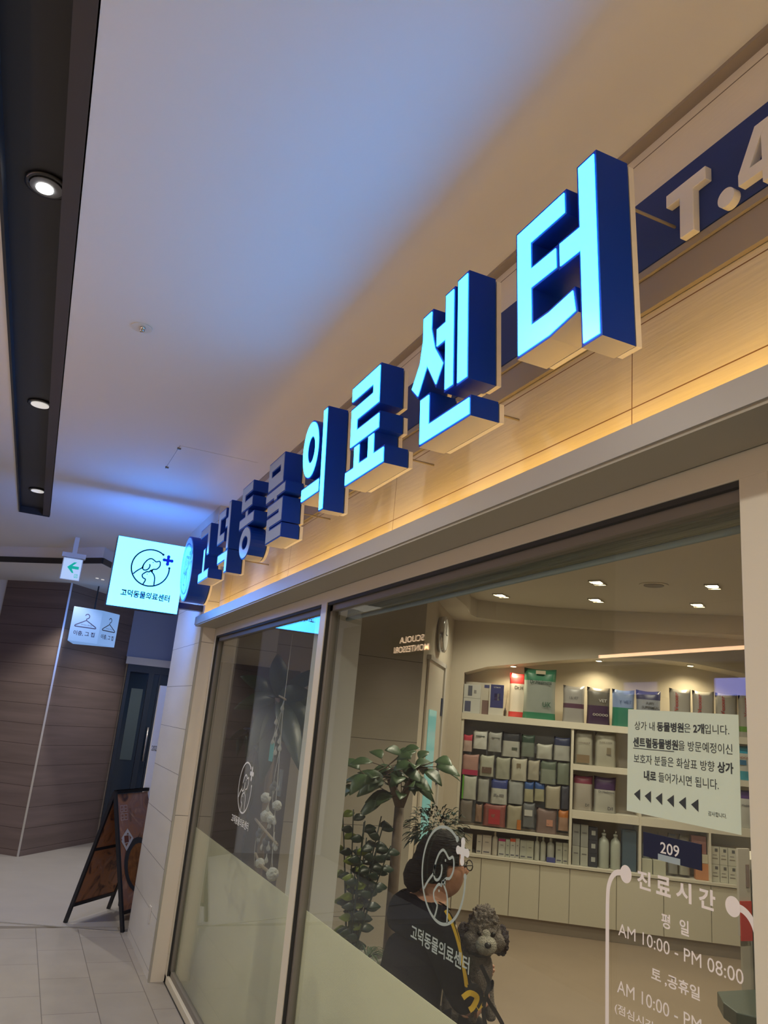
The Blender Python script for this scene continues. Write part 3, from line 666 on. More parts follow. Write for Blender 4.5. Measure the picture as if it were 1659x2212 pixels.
# pegboard packs: s0, s1, z0, z1, colour, top colour, description
PEG = [
 (.152,.238,1.463,1.621,(.50,.38,.34),(.50,.05,.08),'pink and white pack with a red top, top left of the pegboard'),
 (.241,.381,1.495,1.668,(.60,.62,.60),None,'shiny silver pack at the top left of the pegboard'),
 (.384,.514,1.483,1.665,(.34,.35,.34),None,'dull grey pack right of the shiny silver one'),
 (.515,.686,1.451,1.678,(.42,.43,.40),(.035,.04,.05),'half black half white pack in the pegboard top row'),
 (.696,.82,1.467,1.668,(.17,.20,.17),(.03,.06,.045),'dark green pack in the pegboard top row'),
 (.835,.985,1.461,1.60,(.40,.41,.37),None,'pale crinkled pack hung low in the pegboard top row'),
 (.994,1.146,1.461,1.675,(.36,.37,.35),(.03,.04,.09),'pack with navy top at the right end of the top row'),
 (.152,.310,1.251,1.446,(.42,.25,.22),None,'pinkish pack with red base, left end of the second row'),
 (.318,.452,1.256,1.451,(.42,.43,.36),None,'white pack with a brown window in the second row'),
 (.464,.605,1.246,1.445,(.33,.34,.28),None,'clear greenish pack, third in the second row'),
 (.611,.756,1.246,1.449,(.44,.43,.36),None,'cream clear pack, fourth in the second row'),
 (.762,.873,1.264,1.447,(.35,.33,.27),None,'narrow beige pack in the second row'),
 (.877,1.024,1.243,1.449,(.22,.25,.21),(.10,.13,.10),'grey-green pack with dark top in the second row'),
 (1.028,1.146,1.252,1.457,(.17,.20,.16),None,'dark green pack at the right end of the second row'),
 (.168,.300,1.038,1.250,(.45,.47,.42),None,'glossy white pack with green side, left end of the third row'),
 (.309,.417,1.027,1.243,(.33,.34,.32),None,'narrow grey pack in the third row'),
 (.433,.587,1.023,1.243,(.48,.49,.46),(.04,.06,.22),'white pack with a blue top in the third row'),
 (.590,.736,1.039,1.253,(.31,.33,.33),None,'smoky grey pack in the middle of the third row'),
 (.739,.825,1.070,1.250,(.36,.35,.24),(.03,.08,.25),'small cream pack with blue top, left of its twin'),
 (.830,.926,1.085,1.255,(.36,.35,.24),(.03,.08,.25),'small cream pack with blue top, right of its twin'),
 (.932,1.067,1.034,1.237,(.34,.31,.24),None,'tan pack near the right of the third row'),
 (1.072,1.146,1.041,1.249,(.06,.065,.09),None,'black pack at the right end of the third row'),
 (.155,.274,.841,1.035,(.18,.16,.14),None,'dim brown pack, left end of the bottom peg row'),
 (.300,.365,.850,1.009,(.27,.17,.12),None,'slim orange-brown pack in the bottom peg row'),
 (.373,.581,.826,1.023,(.26,.09,.08),None,'wide clear pack holding a red toy in the bottom peg row'),
 (.587,.728,.821,1.032,(.33,.30,.22),None,'pale pack with an orange side in the bottom peg row'),
 (.732,.843,.854,1.065,(.14,.15,.16),None,'blackish pack with white print in the bottom peg row'),
 (.855,1.043,.814,1.033,(.20,.14,.13),None,'wide clear pack with pink treats in the bottom peg row'),
 (1.053,1.146,.855,1.035,(.35,.22,.16),(.42,.15,.04),'orange-topped pack at the right end of the bottom peg row'),
]
EX = {7: (.05,.95,.02,.25,(.42,.04,.10)), 8: (.18,.85,.15,.42,(.14,.09,.07)), 14: (.0,.1,.0,1,(.12,.4,.04)), 24: (.25,.75,.1,.75,(.40,.04,.05)), 25: (.7,.95,.0,.4,(.45,.16,.04)), 26: (.15,.8,.45,.7,(.5,.5,.48)), 27: (.5,.8,.3,.55,(.5,.25,.18)),
      1: (.2,.8,.64,.70,(.12,.14,.13)), 3: (.55,.85,.28,.38,(.08,.1,.08)), 10: (.35,.6,.55,.75,(.2,.16,.1)), 2: (.25,.85,.66,.71,(.14,.15,.15)), 16: (.2,.8,.3,.4,(.2,.2,.2))}
for i, (a, b, c, d, col, top, lb) in enumerate(PEG):
    row = 0 if i < 7 else 1 if i < 14 else 2 if i < 22 else 3
    r = bag('hanging_pack', a, b, c, d, .035 + .012*(i % 2), .03, col, lb, 'pet treat pack', 'packs hanging on the pegboard', top=(.62, top) if top else None, wrinkle=.012, seed=i, window=EX.get(i))
    G().tube([SP((a+b)/2, .118, d-.006), SP((a+b)/2, .045, d-.010)], .002, 6).done('hook', M['chrome'], r)
# boxes and bottles on the counter, pegboard bay
ROW = [(.152,.209,.731,'b',GW,'white box with grey foot, leftmost on the counter'),(.217,.290,.738,'b',(.55,.50,.40),'cream box with two dark lines, second on the counter'),
 (.329,.377,.739,'b',(.48,.45,.40),'narrow beige box left of the wider beige one on the counter'),(.382,.463,.742,'b',(.50,.45,.40),'wide beige box with dark label low on it'),
 (.467,.523,.783,'t',(.50,.46,.40),'tall plain cream bottle between beige box and pink-topped box'),(.527,.590,.728,'m',GW,'white box with a magenta top edge'),
 (.593,.630,.729,'b',(.44,.46,.40),'very thin pale box beside the magenta-topped one'),(.633,.680,.739,'o',GW,'white box with an orange-red top edge'),
 (.682,.717,.744,'b',(.47,.46,.42),'thin white box right of the orange-topped one'),(.722,.780,.735,'b',(.42,.43,.38),'grey-white box with small print mid counter'),
 (.780,.844,.737,'b',(.44,.45,.38),'pale green-white box left of the three bottles'),(.850,.898,.786,'t',(.45,.46,.41),'white bottle, leftmost of three on the counter'),
 (.903,.954,.787,'t',(.46,.47,.42),'white bottle, middle of three on the counter'),(.963,1.030,.785,'u',(.46,.47,.44),'white bottle in a blue frame carton, right of three'),
 (1.040,1.099,.751,'b',(.43,.44,.38),'pale box right of the bottles'),(1.103,1.148,.753,'b',(.44,.44,.38),'pale box against the shelf upright')]
for a, b, zt, k, c, lb in ROW:
    if k in 'tu':
        bottle(a, b, .579, zt, .05, c, c, lb, 'goods on the counter')
        if k == 'u': carton('display_tray', a-.003, b+.006, .579, .62, .03, .015, (.06, .07, .25), 'low blue carton front standing before the right bottle', 'box')
    else:
        pt = [(.15, .8, .10, .16, (.10, .10, .14)), (.3, .7, .62, .66, (.2, .2, .2))]
        if k == 'm': pt.append((0, 1, .86, 1, (.35, .02, .12)))
        if k == 'o': pt.append((0, 1, .84, 1, (.60, .10, .04)))
        carton('product_box', a, b, .579, zt, .05, .09, c, lb, 'box', 'goods on the counter', patch=pt)
# middle and right bays
bag('food_bag', 1.185, 1.351, 1.446, 1.75, .03, .06, (.36, .35, .29), 'clear-fronted bag, left one on the upper middle shelf', window=(.1, .8, .05, .28, (.22, .16, .10)), text=[('meal', (.2, .8, .62, .66), (.2, .16, .14))])
bag('food_bag', 1.367, 1.556, 1.446, 1.75, .03, .06, (.37, .36, .30), 'clear-fronted bag, right one on the upper middle shelf', text=[('PURE CARE', (.2, .8, .68, .72), (.16, .14, .12))], window=(.55, .75, .35, .55, (.2, .17, .12)))
bag('food_bag', 1.180, 1.354, 1.047, 1.355, .03, .06, (.38, .35, .31), 'bag with dark red top on the second middle shelf', top=(.74, (.18, .03, .06)), text=[('D/I', (.62, .82, .12, .20), (.08, .08, .08))])
bag('food_bag', 1.364, 1.560, 1.047, 1.36, .03, .06, (.42, .42, .38), 'bag with plum top reading D/I on the second middle shelf', top=(.68, (.06, .03, .09)), text=[('Dr.Healmens', (.2, .9, .54, .60), (.08, .08, .1)), ('D/I', (.62, .85, .08, .17), (.06, .06, .08))])
for a, b, z0, z1, lb, c in ((1.185, 1.249, .579, .74, 'pale carton, lower of the left pair in the bottom middle shelf', (.36, .37, .33)), (1.185, 1.249, .742, .925, 'pale carton, upper of the left pair in the bottom middle shelf', (.27, .28, .27)),
        (1.256, 1.322, .579, .735, 'pale carton, lower of the second pair in the bottom middle shelf', (.40, .41, .36)), (1.256, 1.322, .737, .925, 'pale carton, upper of the second pair in the bottom middle shelf', (.29, .30, .28)),
        (1.327, 1.405, .579, .69, 'black tub box with white bands, bottom of three', BLK), (1.327, 1.405, .692, .80, 'black tub box with white round mark, middle of three', BLK), (1.327, 1.405, .802, .91, 'black tub box, topmost of three', BLK)):
    carton('product_box', a, b, z0, z1, .05, .09, c, lb, patch=[(.3, .75, .4, .75, (.4, .42, .40))] if c == BLK else [(.2, .8, .6, .66, (.15, .15, .15))])
bottle(1.416, 1.510, .579, .90, .05, (.42, .45, .40), (.50, .52, .47), 'big pale pump bottle, left of the pair in the bottom middle shelf', 'pump bottles', True)
bottle(1.520, 1.610, .579, .90, .05, (.42, .45, .40), (.50, .52, .47), 'big pale pump bottle, right of the pair in the bottom middle shelf', 'pump bottles', True)
carton('product_box', 1.62, 1.74, .579, .92, .06, .1, (.05, .09, .13), 'dark blue carton left of the room number plate')
bottle(1.80, 1.87, .579, .90, .12, (.34, .37, .34), (.42, .43, .40), 'grey bottle peeking above the number plate, left', 'bottles behind the plate', True)
bottle(1.90, 1.98, .579, .93, .12, (.34, .37, .34), (.42, .43, .40), 'grey bottle peeking above the number plate, right', 'bottles behind the plate', True)
carton('product_box', 1.785, 1.872, .579, .70, .03, .06, (.48, .48, .38), 'low cream carton under the plate, left of two')
carton('product_box', 1.880, 1.986, .579, .70, .03, .06, (.48, .48, .38), 'low cream carton under the plate, right of two')
bag('food_bag', 2.013, 2.10, .60, .935, .06, .06, (.28, .28, .26), 'tall grey pouch above the number plate right end', text=None)
bag('food_bag', 2.108, 2.20, .60, .935, .06, .06, (.33, .32, .27), 'tall pouch with a round picture left of the pink carton', window=(.3, .7, .5, .75, (.16, .13, .12)))
carton('product_box', 2.212, 2.335, .79, .935, .07, .09, (.36, .18, .17), 'dull pink carton on top of the cream ones beside the plate', patch=[(.2, .55, .4, .5, (.12, .05, .05))])
carton('product_box', 2.240, 2.290, .716, .788, .05, .08, (.52, .48, .38), 'small cream carton on the orange box, left of two')
carton('product_box', 2.295, 2.343, .716, .788, .05, .08, (.52, .48, .38), 'small cream carton on the orange box, right of two')
carton('product_box', 2.240, 2.345, .579, .714, .05, .08, (.50, .22, .10), 'orange carton on the counter right of the number plate', patch=[(.1, .4, .6, .8, (.25, .1, .05))])
for a, b in ((2.367, 2.436), (2.440, 2.505), (2.509, 2.578)):
    for z0, z1 in ((.579, .72), (.722, .865)):
        nm = {2.367: 'left', 2.440: 'middle', 2.509: 'right'}[a]
        carton('product_box', a, b, z0, z1, .04, .08, (.58, .57, .48), 'white printed carton, %s column, %s, near the display stand' % (nm, 'bottom' if z0 < .6 else 'top'), patch=[(.45, .8, .72, .9, (.12, .12, .12)), (.15, .8, .3, .36, (.25, .22, .18)), (.2, .7, .5, .55, (.3, .28, .25))])
carton('product_box', 2.505, 2.558, 1.446, 1.74, .05, .05, (.03, .09, .16), 'dark blue carton left of the cyan bag')
bag('food_bag', 2.562, 2.744, 1.446, 1.75, .03, .06, (.52, .52, .48), 'white and cyan bag in the right bay upper shelf', top=(.72, (.03, .32, .50)), band=(0, .2), bandc=(.05, .33, .45), window=(.3, .65, .42, .56, (.04, .15, .30)), text=[('LANDCARE', (.15, .9, .60, .66), (.35, .12, .10))])
bag('food_bag', 2.500, 2.566, 1.047, 1.36, .03, .05, (.42, .42, .42), 'narrow white pouch left of the violet-topped bag', top=(.8, (.10, .02, .06)), text=[('1', (.6, .8, .15, .3), (.08, .08, .08))])
bag('food_bag', 2.573, 2.745, 1.047, 1.37, .03, .06, (.52, .52, .50), 'white bag with violet top in the right bay', top=(.70, (.10, .05, .22)), text=[('Dr.Healmens', (.15, .9, .55, .61), (.06, .06, .10))])
t = thing('flat_carton', SP(2.6, .1, 1.0), 'plain grey panel box filling the shelf opening above the white cartons', 'box')
G(FS).box(2.37, 2.75, .16, .18, .875, .965).done('carton', CM((.40, .41, .36)), t)

# shop lamps in the raised ceiling
for i, (x, y) in enumerate(SHOP_LAMPS_AND_FILL[:5]):
    t = thing('recessed_downlight', (x, y, 2.86), ['square lit downlight at the far left of the shop ceiling', 'square lit downlight at the top middle of the shop ceiling', 'square lit downlight at the right, higher of the two by the frame', 'square lit downlight below the top middle one', 'square lit downlight at the right, lower of the two by the frame'][i], 'ceiling light', 'shop ceiling downlights')
    g = G(Matrix.Translation((x, y, 2.86)) @ Matrix.Rotation(-.98, 4, 'Z')); g.box(-.085, .085, -.05, -.044, -.012, 0).box(-.085, .085, .044, .05, -.012, 0).box(-.085, -.079, -.05, .05, -.012, 0).box(.079, .085, -.05, .05, -.012, 0); g.done('square_trim', M['chrome'], t)
    G(Matrix.Translation((x, y, 2.86))).lathe([(.040, -.010), (.040, -.002)], n=20).done('lamp', M['lamp_warm'], t)
t = thing('ceiling_speaker', (4.64, -3.18, 2.86), 'unlit round ceiling fitting between the shop downlights', 'ceiling fitting')
G(Matrix.Translation((4.64, -3.18, 2.86))).lathe([(.11, -.006), (.11, 0)], n=24).done('cover', M['shopceil'], t)
G(Matrix.Translation((4.64, -3.18, 2.86))).lathe([(.075, -.010), (.075, -.004)], n=24).done('grille', M['frame_in'], t)
# clock on the door wall
t = thing('wall_clock', FD @ Vector((.70, -.0, 2.43)), 'round silver-rimmed wall clock above the clinic door', 'clock')
g = G(FD @ Matrix.Translation((.70, 0, 2.43))); g.lathe([(.150, -.001), (.155, -.02), (.155, -.055), (.145, -.06), (.138, -.058)], axis='y', n=36); g.done('rim', M['chrome'], t)
g = G(FD @ Matrix.Translation((.70, 0, 2.43))); g.lathe([(.136, -.0590), (.136, -.0605)], axis='y', n=36); g.done('dial', M['white'], t)
g = G(FD @ Matrix.Translation((.70, -.062, 2.43))); g.box(-.004, .004, -.001, .001, 0, .10); g.box(0, .07, -.001, .001, -.004, .004); g.done('hands', M['ink'], t)

# ------------------------------------------------------------------ window decals
FW = frame((0, -.0295, 0), (-1, 0, 0), (0, 0, 1))       # u = -x, v = z, just in front of the glass
def FWX(): return FW
t = thing('notice_paper', (1.176, -.0285, 1.48), 'pale green paper notice in Korean with six arrows taped to the window', 'notice')
G().prism([(1.318, 1.485), (1.036, 1.481), (1.035, 1.679), (1.316, 1.684)], -.0297, -.0290, plane='xz').done('sheet', M['paper'], t)
FP = frame((0, -.0288, 0), (-1, 0, 0), (0, 0, 1))
g = G()
text_into(g, [('상가 내', 0), (' 동물병원', .03), ('은 ', 0), ('2개', .03), ('입니다.', 0)], FP, -1.296, -1.056, 1.643, 1.661, .0003)
text_into(g, [('센트럴동물병원', .03), ('을 방문예정이신', 0)], FP, -1.300, -1.050, 1.610, 1.629, .0003)
text_into(g, [('보호자 분들은 화살표 방향', 0), (' 상가', .03)], FP, -1.298, -1.049, 1.578, 1.597, .0003)
text_into(g, [('내로', .03), (' 들어가시면 됩니다.', 0)], FP, -1.269, -1.082, 1.548, 1.567, .0003)
text_into(g, [('감사합니다.', 0)], FP, -1.107, -1.066, 1.503, 1.511, .0003)
pill(g, -1.300, -1.188, 1.6065, 1.6078, FP, .0003)
for i in range(6):
    x = -1.297 + i*.0300
    g.bm.faces.new([g.bm.verts.new(FP @ Vector(p)) for p in ((x, 1.519-i*.0004, .0003), (x+.0175, 1.508-i*.0004, .0003), (x+.0175, 1.530-i*.0004, .0003))])
g.done('lettering', M['ink'], t, recalc=False)
t = thing('number_plate', (1.197, -.0285, 1.41), 'navy number plate reading 209 on the window', 'sign')
G().box(1.124, 1.270, -.0297, -.0280, 1.409, 1.4525).done('plate', M['navy_plate'], t)
text_obj('lettering', [('209', .01)], FP, (-1.224, -1.176, 1.4215, 1.4415), M['white'], t, .0012)
G().box(1.174, 1.230, -.0279, -.0274, 1.4085, 1.4195).done('paper_strip', M['blue_tape'], t)
def decal(name, loc, label, cat): return thing(name, loc, label, cat)
t = decal('window_decal', (2.05, -.0295, 1.1), 'white dog and cat circle logo with clinic name on the large pane', 'decal')
g = G(); pet_logo(g, (-2.052, 1.228), .122, FW, w=.060); g.done('logo', M['decal_grey'], t, recalc=False)
g = G(); plus_mark(g, (-2.052, 1.240), .122, FW); g.done('plus_mark', M['decal'], t, recalc=False)
text_obj('lettering', [('고덕동물의료센터', .02)], FW, (-2.216, -1.886, 1.027, 1.066), M['decal_grey'], t)
t = decal('window_decal', (4.2, -.0295, 1.1), 'pale dog and cat circle logo with clinic name on the left pane', 'decal')
g = G(); pet_logo(g, (-4.20, 1.240), .124, FW, w=.060); g.done('logo', M['decal'], t, recalc=False)
g = G(); plus_mark(g, (-4.20, 1.252), .124, FW); g.done('plus_mark', M['decal'], t, recalc=False)
text_obj('lettering', [('고덕동물의료센터', .02)], FW, (-4.39, -4.04, 1.050, 1.090), M['decal'], t)
t = decal('window_decal', (1.2, -.0295, .9), 'white opening hours lettering framed by a stethoscope outline', 'decal')
tx = G()
for ch, a in (('진', -1.287), ('료', -1.236), ('시', -1.186), ('간', -1.132)): text_into(tx, [(ch, .03)], FW, a, a+.037, 1.349, 1.382)
for ch, a in (('평', -1.223), ('일', -1.178)): text_into(tx, [(ch, .02)], FW, a, a+.022, 1.295, 1.320)
text_into(tx, [('AM 10:00 - PM 08:00', 0)], FW, -1.339, -1.040, 1.253, 1.275)
text_into(tx, [('토 ,공휴일', .02)], FW, -1.249, -1.133, 1.200, 1.223)
text_into(tx, [('AM 10:00 - PM 04:00', 0)], FW, -1.341, -1.042, 1.153, 1.175)
text_into(tx, [('(점심시간 PM 01:00 - 02:00)', .01)], FW, -1.347, -1.04, 1.115, 1.134)
tx.done('lettering', M['decal_hours'], t, recalc=False)
g = G()
ribbon(g, smooth([(-1.366, .30), (-1.366, .9), (-1.370, 1.20), (-1.371, 1.31), (-1.366, 1.342), (-1.352, 1.361), (-1.335, 1.367), (-1.322, 1.367)], 6), .0105, FW)
ribbon(g, smooth([(-1.056, 1.366), (-1.039, 1.366), (-1.024, 1.358), (-1.013, 1.342), (-1.009, 1.318), (-1.010, 1.21), (-1.012, .9), (-1.012, .3)], 6), .0115, FW)
disc(g, (-1.318, 1.367), .0165, FW, .0018); disc(g, (-1.057, 1.366), .0160, FW, .0018)
g.done('stethoscope_outline', M['decal_hours'], t, recalc=False)

# ------------------------------------------------------------------ fascia board and big letters
t = thing('sign_board', (1.2, .0, 2.65), 'long navy sign board on the fascia with cream raised T.4 letters', 'sign')
G().box(-1.4, 5.30, .0, .022, 2.654, 2.838).done('board', M['navy_board'], t)
def cprism(poly, m, nm, y0=.022, y1=.040):
    G().prism(poly, y0, y1, plane='xz').done(nm, m, t, bevel=.0015)
cprism([(1.127, 2.781), (1.016, 2.783), (1.016, 2.752), (1.050, 2.751), (1.050, 2.650), (1.088, 2.650), (1.088, 2.750), (1.127, 2.750)], M['signwhite'], 'letter')
G(Matrix.Translation((.966, 0, 2.672))).lathe([(.0205, .022), (.0205, .040)], axis='y', n=28, smooth=False).done('letter', M['signwhite'], t)
g = G(); g.prism([(.935, 2.676), (.935, 2.700), (.893, 2.785), (.853, 2.785), (.880, 2.757), (.908, 2.700), (.82, 2.700), (.82, 2.676)], .022, .040, plane='xz'); g.box(.848, .880, .022, .0395, 2.650, 2.785); g.done('letter', M['signwhite'], t)
# support brackets
for x in (1.62, 2.05, 2.72, 3.3):
    pass

K = .9222; YF = .29; DPT = .095; TILT = .06
def SL(u, v, y=0):
    """glyph plane: u runs with reading direction, v is height, y is depth behind the lit face"""
    z = 1.6 + K*(v-1.6); return Vector((-u*K, YF + TILT*(z-2.52) - y, z))
def offset_poly(P, d):
    """offset closed polygon outward by d (counter-clockwise positive)"""
    A = sum(P[i][0]*P[(i+1) % len(P)][1]-P[(i+1) % len(P)][0]*P[i][1] for i in range(len(P)))
    sg = 1 if A > 0 else -1; out = []; N = len(P)
    for i in range(N):
        a, b, c = Vector(P[i-1]), Vector(P[i]), Vector(P[(i+1) % N])
        e1 = (b-a).normalized(); e2 = (c-b).normalized(); n1 = Vector((e1.y, -e1.x))*sg; n2 = Vector((e2.y, -e2.x))*sg
        m = (n1+n2); k = m.length_squared
        m = m*(2/k) if k > .3 else n1
        out.append(tuple(b + m*d))
    return out
def ell(cx, cy, rx, ry, n=32): return [(cx+rx*math.cos(2*math.pi*i/n), cy+ry*math.sin(2*math.pi*i/n)) for i in range(n)]
def shell(g, P, holes, y0, y1, mi_face=0, low=None):
    """extruded outline with optional single hole"""
    def wall(Q, flip):
        A = [g.bm.verts.new(SL(u, v, y0)) for u, v in Q]; B = [g.bm.verts.new(SL(u, v, y1)) for u, v in Q]; N = len(Q)
        for i in range(N):
            f = g.bm.faces.new([A[i], A[(i+1) % N], B[(i+1) % N], B[i]])
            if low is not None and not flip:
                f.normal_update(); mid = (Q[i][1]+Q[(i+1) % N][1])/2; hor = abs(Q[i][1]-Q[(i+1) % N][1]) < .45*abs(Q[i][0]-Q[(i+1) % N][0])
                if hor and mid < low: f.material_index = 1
        return A, B
    A, B = wall(P, False)
    if not holes:
        g.bm.faces.new(A); g.bm.faces.new(B)
    else:
        H = holes[0]; A2, B2 = wall(H, True)
        for X, Y in ((A, A2), (B, B2)):
            es = []
            for L in (X, Y):
                for i in range(len(L)):
                    e = g.bm.edges.get((L[i], L[(i+1) % len(L)])); es.append(e)
            bmesh.ops.triangle_fill(g.bm, use_beauty=True, edges=es)
def channel_letter(ch, strokes, lit, label, low):
    """strokes: [(outline, hole or None)]"""
    xs = [p[0] for P, H in strokes for p in P]; zs = [p[1] for P, H in strokes for p in P]
    t = thing('channel_letter', SL(sum(xs)/len(xs), min(zs), DPT), label, 'sign letter', 'channel letters of the clinic name')
    g = G(); f = G(); r = G()
    for P, H in strokes:
        O = offset_poly(P, .007); hh = [offset_poly(H, -.005)] if H else []
        shell(g, O, hh, .0, DPT-.018, low=low)
        shell(f, P, [H] if H else [], -.002, .004)
        shell(r, offset_poly(P, .004), [offset_poly(H, -.003)] if H else [], DPT-.013, DPT)
        c = offset_poly(P, -.012)
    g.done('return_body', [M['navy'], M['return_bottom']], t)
    f.done('face', M['lit'] if lit else M['unlit'], t)
    r.done('back_rim', M['acrylic_rim'], t)
    # hidden mounting studs to the fascia
    s = G(); u0, v0 = sum(xs)/len(xs), (min(zs)+max(zs))/2
    P = strokes[-1][0]; uu = sum(p[0] for p in P)/len(P)-.02; vv = max(p[1] for p in P)-.02
    a = SL(uu, vv, DPT); s.tube([a, Vector((a.x, .026, a.z))], .0035, 6); s.done('mounting_stud', M['raceway'], t)
    return t
def R4(a, b, c, d): return [(a, c), (b, c), (b, d), (a, d)]
L_ = channel_letter
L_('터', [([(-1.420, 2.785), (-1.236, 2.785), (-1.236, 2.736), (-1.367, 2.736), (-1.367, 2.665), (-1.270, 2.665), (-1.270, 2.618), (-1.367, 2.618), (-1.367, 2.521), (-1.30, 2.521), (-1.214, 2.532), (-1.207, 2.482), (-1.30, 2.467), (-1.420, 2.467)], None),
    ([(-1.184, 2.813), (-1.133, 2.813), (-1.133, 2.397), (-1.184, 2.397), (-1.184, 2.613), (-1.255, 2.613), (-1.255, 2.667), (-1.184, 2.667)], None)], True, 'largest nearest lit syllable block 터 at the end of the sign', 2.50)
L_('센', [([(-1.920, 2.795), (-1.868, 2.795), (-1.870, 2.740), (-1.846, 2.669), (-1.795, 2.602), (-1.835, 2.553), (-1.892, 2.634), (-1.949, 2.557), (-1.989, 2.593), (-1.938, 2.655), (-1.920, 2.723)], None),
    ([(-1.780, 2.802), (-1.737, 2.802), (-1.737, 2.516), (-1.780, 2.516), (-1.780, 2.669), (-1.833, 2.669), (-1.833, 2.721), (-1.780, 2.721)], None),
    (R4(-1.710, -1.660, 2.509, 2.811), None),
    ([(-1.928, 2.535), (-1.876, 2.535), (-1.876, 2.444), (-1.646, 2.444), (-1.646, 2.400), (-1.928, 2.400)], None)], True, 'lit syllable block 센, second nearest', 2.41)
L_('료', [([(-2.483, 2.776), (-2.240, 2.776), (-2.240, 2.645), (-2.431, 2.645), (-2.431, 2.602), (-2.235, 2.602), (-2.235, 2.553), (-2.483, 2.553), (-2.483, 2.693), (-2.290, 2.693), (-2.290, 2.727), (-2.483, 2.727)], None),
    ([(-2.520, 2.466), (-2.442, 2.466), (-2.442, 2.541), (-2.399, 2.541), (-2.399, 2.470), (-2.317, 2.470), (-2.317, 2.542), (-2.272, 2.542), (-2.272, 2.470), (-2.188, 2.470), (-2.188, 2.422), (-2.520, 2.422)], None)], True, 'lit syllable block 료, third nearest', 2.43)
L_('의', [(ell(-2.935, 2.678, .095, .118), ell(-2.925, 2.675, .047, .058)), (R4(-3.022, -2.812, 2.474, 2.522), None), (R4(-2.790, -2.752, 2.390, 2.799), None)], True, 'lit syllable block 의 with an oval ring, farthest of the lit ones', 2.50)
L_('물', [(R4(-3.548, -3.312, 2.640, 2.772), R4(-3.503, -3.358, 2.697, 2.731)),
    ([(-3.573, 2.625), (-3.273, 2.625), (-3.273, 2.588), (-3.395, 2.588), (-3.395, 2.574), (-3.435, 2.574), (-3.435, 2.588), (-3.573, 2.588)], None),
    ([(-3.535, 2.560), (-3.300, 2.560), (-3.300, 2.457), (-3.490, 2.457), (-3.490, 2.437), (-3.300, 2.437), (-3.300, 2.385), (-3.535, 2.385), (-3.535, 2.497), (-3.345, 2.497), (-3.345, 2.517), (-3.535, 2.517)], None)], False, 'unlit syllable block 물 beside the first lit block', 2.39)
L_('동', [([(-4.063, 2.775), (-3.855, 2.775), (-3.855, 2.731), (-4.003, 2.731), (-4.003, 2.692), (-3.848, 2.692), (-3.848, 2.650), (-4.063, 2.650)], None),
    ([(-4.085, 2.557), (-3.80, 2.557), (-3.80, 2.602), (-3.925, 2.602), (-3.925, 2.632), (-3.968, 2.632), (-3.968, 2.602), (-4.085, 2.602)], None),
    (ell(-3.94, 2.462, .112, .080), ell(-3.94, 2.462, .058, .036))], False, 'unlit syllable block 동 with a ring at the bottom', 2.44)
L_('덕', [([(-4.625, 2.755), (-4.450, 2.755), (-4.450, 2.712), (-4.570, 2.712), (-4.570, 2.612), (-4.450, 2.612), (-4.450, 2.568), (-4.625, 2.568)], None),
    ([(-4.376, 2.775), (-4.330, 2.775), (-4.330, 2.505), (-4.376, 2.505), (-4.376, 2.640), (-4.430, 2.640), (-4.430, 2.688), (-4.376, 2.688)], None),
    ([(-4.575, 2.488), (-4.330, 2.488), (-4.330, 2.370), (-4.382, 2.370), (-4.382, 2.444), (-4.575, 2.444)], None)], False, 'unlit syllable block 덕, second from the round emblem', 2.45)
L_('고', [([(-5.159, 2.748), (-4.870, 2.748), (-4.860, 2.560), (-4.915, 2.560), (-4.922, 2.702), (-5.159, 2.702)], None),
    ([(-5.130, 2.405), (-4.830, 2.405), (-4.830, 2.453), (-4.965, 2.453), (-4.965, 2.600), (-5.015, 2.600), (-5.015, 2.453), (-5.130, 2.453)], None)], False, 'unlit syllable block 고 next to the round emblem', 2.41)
# round emblem drum
t = thing('emblem_drum', SL(-5.60, 2.33, DPT), 'thick round navy emblem with a pale blue dog and cat face at the sign start', 'sign')
g = G(); shell(g, ell(-5.60, 2.565, .222, .232, 48), [], 0, DPT+.03); g.done('drum', M['navy'], t)
g = G(); shell(g, ell(-5.60, 2.565, .212, .222, 48), [], -.003, .004); g.done('face', mat('emblem_face', (.22, .42, .70), .3, emit=(.10, .26, .75), estr=.35), t)
g = G(); shell(g, ell(-5.60, 2.565, .227, .237, 48), [], DPT+.035, DPT+.048); g.done('back_rim', M['acrylic_rim'], t)
fr = Matrix.Translation(SL(-5.60, 2.565, -.004)) @ frame((0, 0, 0), (-1, 0, 0), (0, TILT, 1))
g = G(); pet_logo(g, (0, 0), .165, fr, w=.05); plus_mark(g, (0, 0), .165, fr); g.done('emblem', M['logo_blue'], t, recalc=False)

# ------------------------------------------------------------------ projecting box sign
BX = 5.41
t = thing('box_sign', (BX+.04, .10, 2.45), 'square lit projecting sign with dog and cat logo and Korean name', 'sign')
G().box(BX+.004, BX+.096, .262, .728, 2.212, 2.684).done('housing', M['navy_edge'], t, bevel=.003)
G().box(BX, BX+.004, .266, .724, 2.216, 2.680).done('lit_face', M['boxlit'], t)
G().box(BX+.096, BX+.100, .266, .724, 2.216, 2.680).done('lit_face', mat('lit_box_rear_face', (.2, .5, .6), .35, emit=(.05, .25, 1), estr=20), t)
G().box(BX+.02, BX+.08, .09, .262, 2.60, 2.64).done('wall_bracket', M['navy_edge'], t)
G().box(BX+.02, BX+.08, .09, .262, 2.26, 2.30).done('wall_bracket', M['navy_edge'], t)
FB = frame((BX, .724, 2.216), (0, -1, 0), (0, 0, 1))
g = G(); pet_logo(g, (.237, .283), .124, FB, w=.075); g.done('logo', M['logo_navy'], t, recalc=False)
